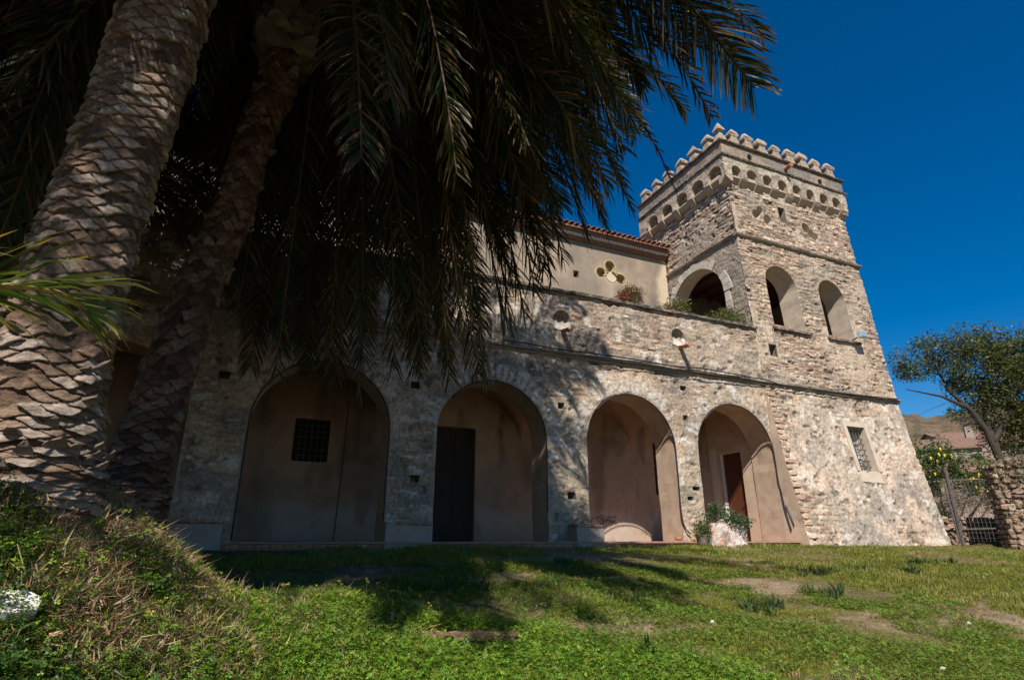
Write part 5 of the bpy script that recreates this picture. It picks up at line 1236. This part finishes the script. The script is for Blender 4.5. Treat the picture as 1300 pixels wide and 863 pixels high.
def tuft(nb, h, spread, cols, mat, seed, w=.004, bend=.5):
    rs = random.Random(seed); V=[];F_=[];C=[]
    for k in range(nb):
        a = rs.uniform(0,6.283); r = spread*rs.random()**.6; b = Vector((r*math.cos(a), r*math.sin(a), -.01)); hh = h*rs.uniform(.45,1.15)
        a2 = a+rs.uniform(-1,1); ld = Vector((math.cos(a2), math.sin(a2), 0)); sd = Vector((-ld.y, ld.x, 0))*w*rs.uniform(.7,1.4); bd = bend*rs.uniform(.2,1.3)
        p1 = b+Vector((0,0,hh*.5))+ld*hh*bd*.25; p2 = b+Vector((0,0,hh*(1-.3*bd)))+ld*hh*bd*.85; n = len(V)
        V += [b-sd, b+sd, p1+sd*.8, p1-sd*.8, p2]; F_ += [(n,n+1,n+2,n+3),(n+3,n+2,n+4)]; c = rs.choice(cols); c = tuple(x*rs.uniform(.75,1.25) for x in c); C += [c]*5
    me = bpy.data.meshes.new('tuft'); me.from_pydata([tuple(v) for v in V], [], F_); at = me.color_attributes.new('Col','FLOAT_COLOR','POINT'); at.data.foreach_set('color', np.array([(*c,1) for c in C],dtype=np.float32).ravel()); me.materials.append(M[mat]); return me

def clover_clump(nl, h, spread, cols, seed, size=.014):
    rs = random.Random(seed); V=[];F_=[];C=[]
    for k in range(nl):
        a = rs.uniform(0,6.283); r = spread*rs.random()**.5; hh = h*rs.uniform(.35,1.1); top = Vector((r*math.cos(a)*1.3, r*math.sin(a)*1.3, hh)); c = rs.choice(cols); c = tuple(x*rs.uniform(.75,1.3) for x in c)
        n = len(V); st = Vector((.0015,0,0)); b = Vector((r*math.cos(a)*.6, r*math.sin(a)*.6, -.01)); V += [b-st,b+st,top]; F_ += [(n,n+1,n+2)]; C += [tuple(x*.9 for x in c)]*3
        t0 = rs.uniform(0,2.09); nx, ny = rs.gauss(0,.35), rs.gauss(0,.35); s = size*rs.uniform(.7,1.35)
        for j in range(3):
            t = t0+j*2.094; ld = Vector((math.cos(t), math.sin(t), -.12+nx*math.cos(t)+ny*math.sin(t))); t2 = t+.55; t3 = t-.55
            e1 = Vector((math.cos(t2), math.sin(t2), .1+nx*math.cos(t2)+ny*math.sin(t2))); e2 = Vector((math.cos(t3), math.sin(t3), .1+nx*math.cos(t3)+ny*math.sin(t3)))
            n = len(V); V += [top, top+e1*s, top+ld*s*.85, top+e2*s]; F_ += [(n,n+1,n+2),(n,n+2,n+3)]; C += [c]*4
    me = bpy.data.meshes.new('clover'); me.from_pydata([tuple(v) for v in V], [], F_); at = me.color_attributes.new('Col','FLOAT_COLOR','POINT'); at.data.foreach_set('color', np.array([(*c,1) for c in C],dtype=np.float32).ravel()); me.materials.append(M['clover']); return me

GC = [(.17,.21,.03),(.21,.235,.035),(.13,.18,.03),(.25,.24,.055)]
GY_ = [(.27,.24,.08),(.38,.30,.16),(.22,.21,.07)]
CC = [(.12,.21,.022),(.155,.25,.028),(.10,.175,.02),(.19,.27,.035)]
SC = [(.34,.23,.13),(.42,.31,.19),(.25,.155,.09)]
def pts_in(n, x0, x1, y0, y1, fn, rs):
    x = rs.uniform(x0,x1,n); y = rs.uniform(y0,y1,n); k = rs.uniform(0,1,n) < fn(x,y); x, y = x[k], y[k]
    return np.stack([x, y, ground_z(x,y)-.004], -1)
def view(x, y):  # roughly the sector the lens can see, with a margin for a step aside
    a = np.degrees(np.arctan2(x, y)); return (a > -32) & (a < 80)
def mound(x, y): return np.exp(-(((x+1.95)/1.8)**2+((y-4.85)/2.0)**2)**1.5)
def scrub(x, y): return sstep(.50,.57, fbm(x*2.2,y*2.2,15.,3)+.22*sstep(3.9,3.4,y)*(x<.2)-.06*sstep(4.1,4.5,y))   # 1 leafy, 0 straw
_b = on_ground(592,818); BD = (_b.x, _b.y)
def clov(x, y):   # where clover is thick
    c = sstep(1.0, .75, (np.hypot((x-1.2)/2.6, (y-4.3)/1.75)+.5*(fbm(x*1.5,y*1.5,3.,3)-.5)))
    return np.clip(c, 0, 1)*sstep(.35,.6,np.hypot((x-BD[0])/1.0,(y-BD[1]-.0)/.55))
rs = np.random.default_rng(77)
g_m = [tuft(16,.075,.05,GC,'grass',k,w=.0035) for k in range(5)]+[tuft(14,.06,.06,GC+GY_,'grass',20+k,w=.0035) for k in range(4)]
p = pts_in(120000, -3.5, 14, 2.0, 11.75, lambda x,y: (1-.88*dirt(x,y))*(1-.8*clov(x,y))*view(x,y)*(1-.6*mound(x,y))*(.35+.65*(np.hypot(x,y) < 9)), rs)
patch = fbm(p[:,0]*.5, p[:,1]*.9, 2.2, 3)
scl = (.45+1.1*sstep(.35,.75,patch)*rs.uniform(.5,1.3,len(p)))
scl *= 1+.5*sstep(9,11.5,p[:,1])*(p[:,0] > 1)
scatter('lawn_grass', p, scl, np.where(patch < .47, rs.integers(5,9,len(p)), rs.integers(0,5,len(p))), g_m, seed=1)
gf = [tuft(26,.085,.11,GC+GY_[:1],'grass',40+k,w=.006) for k in range(3)]+[tuft(22,.07,.12,GY_+[(.28,.2,.11),(.15,.15,.05)],'grass',46+k,w=.006) for k in range(3)]
p = pts_in(42000, 9, 27, 2.5, 11.5, lambda x,y: (1-.8*dirt(x,y))*view(x,y), rs)
fp = fbm(p[:,0]*.45,p[:,1]*1.3,33.,4)+rs.normal(0,.05,len(p)); scatter('far_lawn_grass', p, rs.uniform(.35,1.0,len(p))*(.55+.9*sstep(.35,.65,fp)), np.where(fp > .5, rs.integers(0,3,len(p)), rs.integers(3,6,len(p))), gf, seed=2)
cm = [clover_clump(16,.10,.075,CC,k) for k in range(6)]
p = pts_in(26000, -2.5, 5, 1.8, 7.5, lambda x,y: np.clip(clov(x,y)*1.2+.10*(fbm(x*2,y*2,4.,2)>.5),0,1)*view(x,y)*(1-.5*mound(x,y)), rs)
scatter('clover_patch', p, rs.uniform(.6,1.35,len(p)), rs.integers(0,6,len(p)), cm, tilt=.2, seed=3)
cm2 = [clover_clump(14,.05,.08,[(.13,.18,.025),(.17,.21,.035),(.10,.14,.025)],50+k,size=.011) for k in range(5)]
p = pts_in(60000, 1.5, 13, 2.2, 9.5, lambda x,y: (1-.8*dirt(x,y))*sstep(.38,.6,fbm(x*.9,y*.9,12.,3))*view(x,y)*(np.hypot(x,y) < 11), rs)
scatter('low_clover', p, rs.uniform(.6,1.3,len(p)), rs.integers(0,5,len(p)), cm2, tilt=.15, seed=6)
# mound weeds and straw
wm = [clover_clump(22,.11,.08,[(.055,.10,.02),(.08,.12,.028),(.045,.08,.018)],80+k,size=.013) for k in range(5)]
p = pts_in(15000, -3.4, 1.4, 2.4, 7.2, lambda x,y: np.clip(mound(x,y)*1.3,0,1)*(1-.55*sstep(3.9,4.4,y))*scrub(x,y), rs)
scatter('mound_weeds', p, rs.uniform(.6,1.3,len(p)), rs.integers(0,5,len(p)), wm, tilt=.3, seed=4)
sm = [tuft(34,.085,.11,SC,'straw',k+60,w=.0026,bend=1.5) for k in range(6)]
p = pts_in(46000, -3.4, 1.8, 2.6, 7.6, lambda x,y: np.clip(mound(x,y)*1.4+.12*np.exp(-((x-.6)/.8)**2-((y-5.6)/.8)**2),0,1)*(1-.9*scrub(x,y)), rs)
scatter('dry_grass', p, rs.uniform(.5,1.25,len(p)), rs.integers(0,6,len(p)), sm, tilt=.5, seed=5)
p = pts_in(26000, 1.5, 22, 2.5, 11.0, lambda x,y: np.clip(dirt(x,y)*.5+.08+.5*sstep(.5,.65,fbm(x*.8,y*1.6,41.,3)),0,1)*view(x,y), rs)
scatter('dry_lawn_straw', p, rs.uniform(.25,.6,len(p)), rs.integers(0,6,len(p)), sm, tilt=.6, seed=15)
bm = [clover_clump(34,.15,.11,[(.05,.10,.02),(.07,.13,.025),(.04,.075,.018)],400+k,size=.015) for k in range(4)]
p = pts_in(5200, -2.6, .2, 2.2, 3.55, lambda x,y: np.clip(sstep(.12,-.12,x+.14*y+.1*np.sin(y*5))*sstep(.40,.5,fbm(x*1.6,y*1.6,21.,3)+.1),0,1), rs)
scatter('leafy_weeds', p, rs.uniform(.6,1.2,len(p)), rs.integers(0,4,len(p)), bm, tilt=.25, seed=14)
# broad leaved weed rosettes dotted on the lawn
def rosette(seed):
    return tuft(22,.16,.05,[(.05,.09,.03),(.06,.11,.035),(.07,.10,.04)],'grass',seed,w=.007,bend=1.0)
rm = [rosette(300+k) for k in range(4)]
RP = [(5.9,5.9),(6.4,6.0),(3.2,4.6),(9.0,7.6),(9.5,7.7),(10.2,7.7),(12.6,8.2),(13.2,8.3),(13.9,8.3),(11.6,7.6),(3.9,7.4),(4.6,6.6),(7.9,6.4),(5.2,9.4),(2.4,7.4)]
rr_ = random.Random(2); p = [(x+rr_.gauss(0,.16), y+rr_.gauss(0,.1)) for x,y in RP for _ in range(9)]
pz = np.array([(x,y,float(ground_z(x,y))) for x,y in p]); scatter('weed_rosettes', pz, rs.uniform(.6,1.5,len(pz)), rs.integers(0,4,len(pz)), rm, seed=7)

# yellow flowers: each its own thing
M['stalk'] = leafmat('flower_stalk', col=(.10,.16,.03), attr=False, trans=.2)
def flower_thing(x, y, h, seed):
    rs = random.Random(seed); z = float(ground_z(x,y))+.04; t = thing('yellow_flower', 'small pale yellow flower on a thin stalk above the clover', 'flower', (x,y,z), group='yellow flowers along the clover edge')
    lx, ly = rs.uniform(-.04,.04), rs.uniform(-.03,.03); top = Vector((x+lx,y+ly,z+h))
    q = MB(); q.tube([(x,y,z-.05),(x+lx*.4,y+ly*.4,z+h*.6),tuple(top)], .002, 4); q.build('stalk', M['stalk'], t)
    q = MB(); 
    for j in range(rs.choice((2,3,4))):
        c = top+Vector((rs.uniform(-.018,.018),rs.uniform(-.018,.018),rs.uniform(-.02,.01)))
        for k in range(5):
            a = k*1.257+j; d = Vector((math.cos(a),math.sin(a),.9)).normalized(); s = Vector((-math.sin(a),math.cos(a),0))
            q.add([c, c+d*.012+s*.005, c+d*.02, c+d*.012-s*.005], [(0,1,2,3)], (.62,.55,.08))
    q.build('blossom', M['petal'], t)
FP = [(-.28,3.95),(.0,4.05),(-.05,4.2),(.12,4.1),(.38,4.7),(.42,4.55),(.66,4.8),(.85,4.9),(1.0,5.15),(1.12,5.2),(1.2,5.3),(1.32,5.25),(1.62,5.35),(1.72,5.3),(1.8,5.45),(1.86,5.4),(1.95,5.5),(2.05,5.45),(2.12,5.5),(2.2,5.6),(1.45,5.15),(.6,4.5)]
FP = [tuple(on_ground(px,py))[:2] for px,py in ((190,812),(214,822),(236,812),(262,806),(300,800),(322,796),(350,782),(362,790),(404,788),(428,778),(440,784),(452,788),(463,780),(474,790),(481,780),(492,776),(505,786),(519,790),(252,832),(172,852),(540,796),(330,812))]
for k,(x,y) in enumerate(FP): flower_thing(x, y, .14+.10*((k*7)%5)/4, k)

# loose things on the ground
def slab(name, label, cat, poly, z0, z1, mat, rz=0.0, loc=(0,0,0), tilt=(0,0)):
    q = MB(); n = len(poly); top = [(x*.93,y*.93,z1+.006*math.sin(i*2.)) for i,(x,y) in enumerate(poly)]; mid = [(x,y,(z0+z1)*.6) for x,y in poly]; bot = [(x*.97,y*.97,z0) for x,y in poly]
    q.add(top+mid+bot, [tuple(range(n)), tuple(range(2*n,3*n))[::-1]]+[(r_*n+k,(r_+1)*n+k,(r_+1)*n+(k+1)%n,r_*n+(k+1)%n) for r_ in range(2) for k in range(n)])
    o = q.build(name, mat); o.location = loc; o.rotation_euler = (tilt[0], tilt[1], rz); o['label'] = label; o['category'] = cat; return o
M['plank'] = surf('weathered_board', (.17,.10,.07), var=.4, scale=5, fine=40, bump=.6, bdist=.008, aniso=(.6,5,5), col2=(.26,.15,.10))
_b = on_ground(592,824); bx_, by_ = _b.x, _b.y; bz_ = float(ground_z(bx_,by_))
PLK = thing('rotten_board', 'split reddish rotten board lying in the clover edge', 'board', (bx_,by_,bz_+.07)); PLK.rotation_euler = (0, 0, R(-22))
for k,(x0,x1,y0,y1,z0,z1) in enumerate(((-.46,.40,-.02,.10,.02,.04),(-.10,.40,-.07,-.005,-.01,.015),(.30,.44,-.06,.05,.021,.035))):
    vs = []; fs = []; n = 12
    for i in range(n+1):
        x = x0+(x1-x0)*i/n; j = .012*math.sin(i*1.9+k); 
        vs += [(x,y0+j,z0),(x,y1+j*.6,z0),(x,y1+j*.6,z1+.006*math.sin(i*2.7)),(x,y0+j,z1+.006*math.sin(i*3.3))]
    for i in range(n): fs += [(i*4+a,i*4+(a+1)%4,(i+1)*4+(a+1)%4,(i+1)*4+a) for a in range(4)]
    fs += [(0,3,2,1),(n*4,n*4+1,n*4+2,n*4+3)]
    me = bpy.data.meshes.new('board_layer'); me.from_pydata(vs,[],fs); me.materials.append(M['plank']); o = bpy.data.objects.new('board_layer', me); COL.objects.link(o); o.parent = PLK
wx, wy, wz = on_ground(8,792)
slab('pale_slab', 'broken white stone slab leaning in the weeds at the left edge', 'slab', [(-.14,-.06),(-.02,-.09),(.10,-.05),(.12,.03),(.04,.07),(-.1,.06)], -.02, .05, M['whitewash'], .4, (wx,wy,wz+.07), (.75,.1))
for k,(px,py,lab) in enumerate(((1231,796,'tiny white scrap of paper standing in the grass at the right'),(1198,856,'flat pale pebble on the lawn near the bottom edge'),(905,794,'small whitish chip in the grass below the shadow'))):
    # found by range along the ground
    v = on_ground(px,py); zz = float(ground_z(v.x,v.y)); s = .022
    slab(('paper_scrap','pebble','stone_chip')[k], lab, ('litter','pebble','stone')[k], [(-s,-s*.6),(s*.6,-s),(s,.3*s),(.2*s,s),(-s*.9,s*.7)], 0, .02, M['whitewash'], k*1.1, (v.x,v.y,zz+.03), (.9 if k==0 else .05, .2))
# dry stalks at left
for k,(px0,py0,px1,py1) in enumerate(((38,775,22,690),(48,770,46,715),(0,742,32,742))):
    v0 = on_ground(px0, max(py0,py1)); d = math.hypot(v0.x, v0.y); q = MB(); a = U(px0,py0,d); b = U(px1,py1,d-.03); m_ = (a+b)/2+Vector((.01,0,.005)); q.tube([a,m_,b],[.0035,.003,.002],5)
    if k == 0: q.tube([m_, m_+Vector((-.09,.01,.07))],[.003,.0015],4)
    o = q.build('dry_stalk', M['straw_stem'] if 'straw_stem' in M else M.setdefault('straw_stem', surf('straw_stem',(.45,.34,.2),var=.2,bump=.1)))
    o['label'] = ('tall bare pale stalk beside the white slab','short pale stalk right of the tall bare one','pale stalk lying across the weeds at the left edge')[k]; o['category'] = 'stalk'
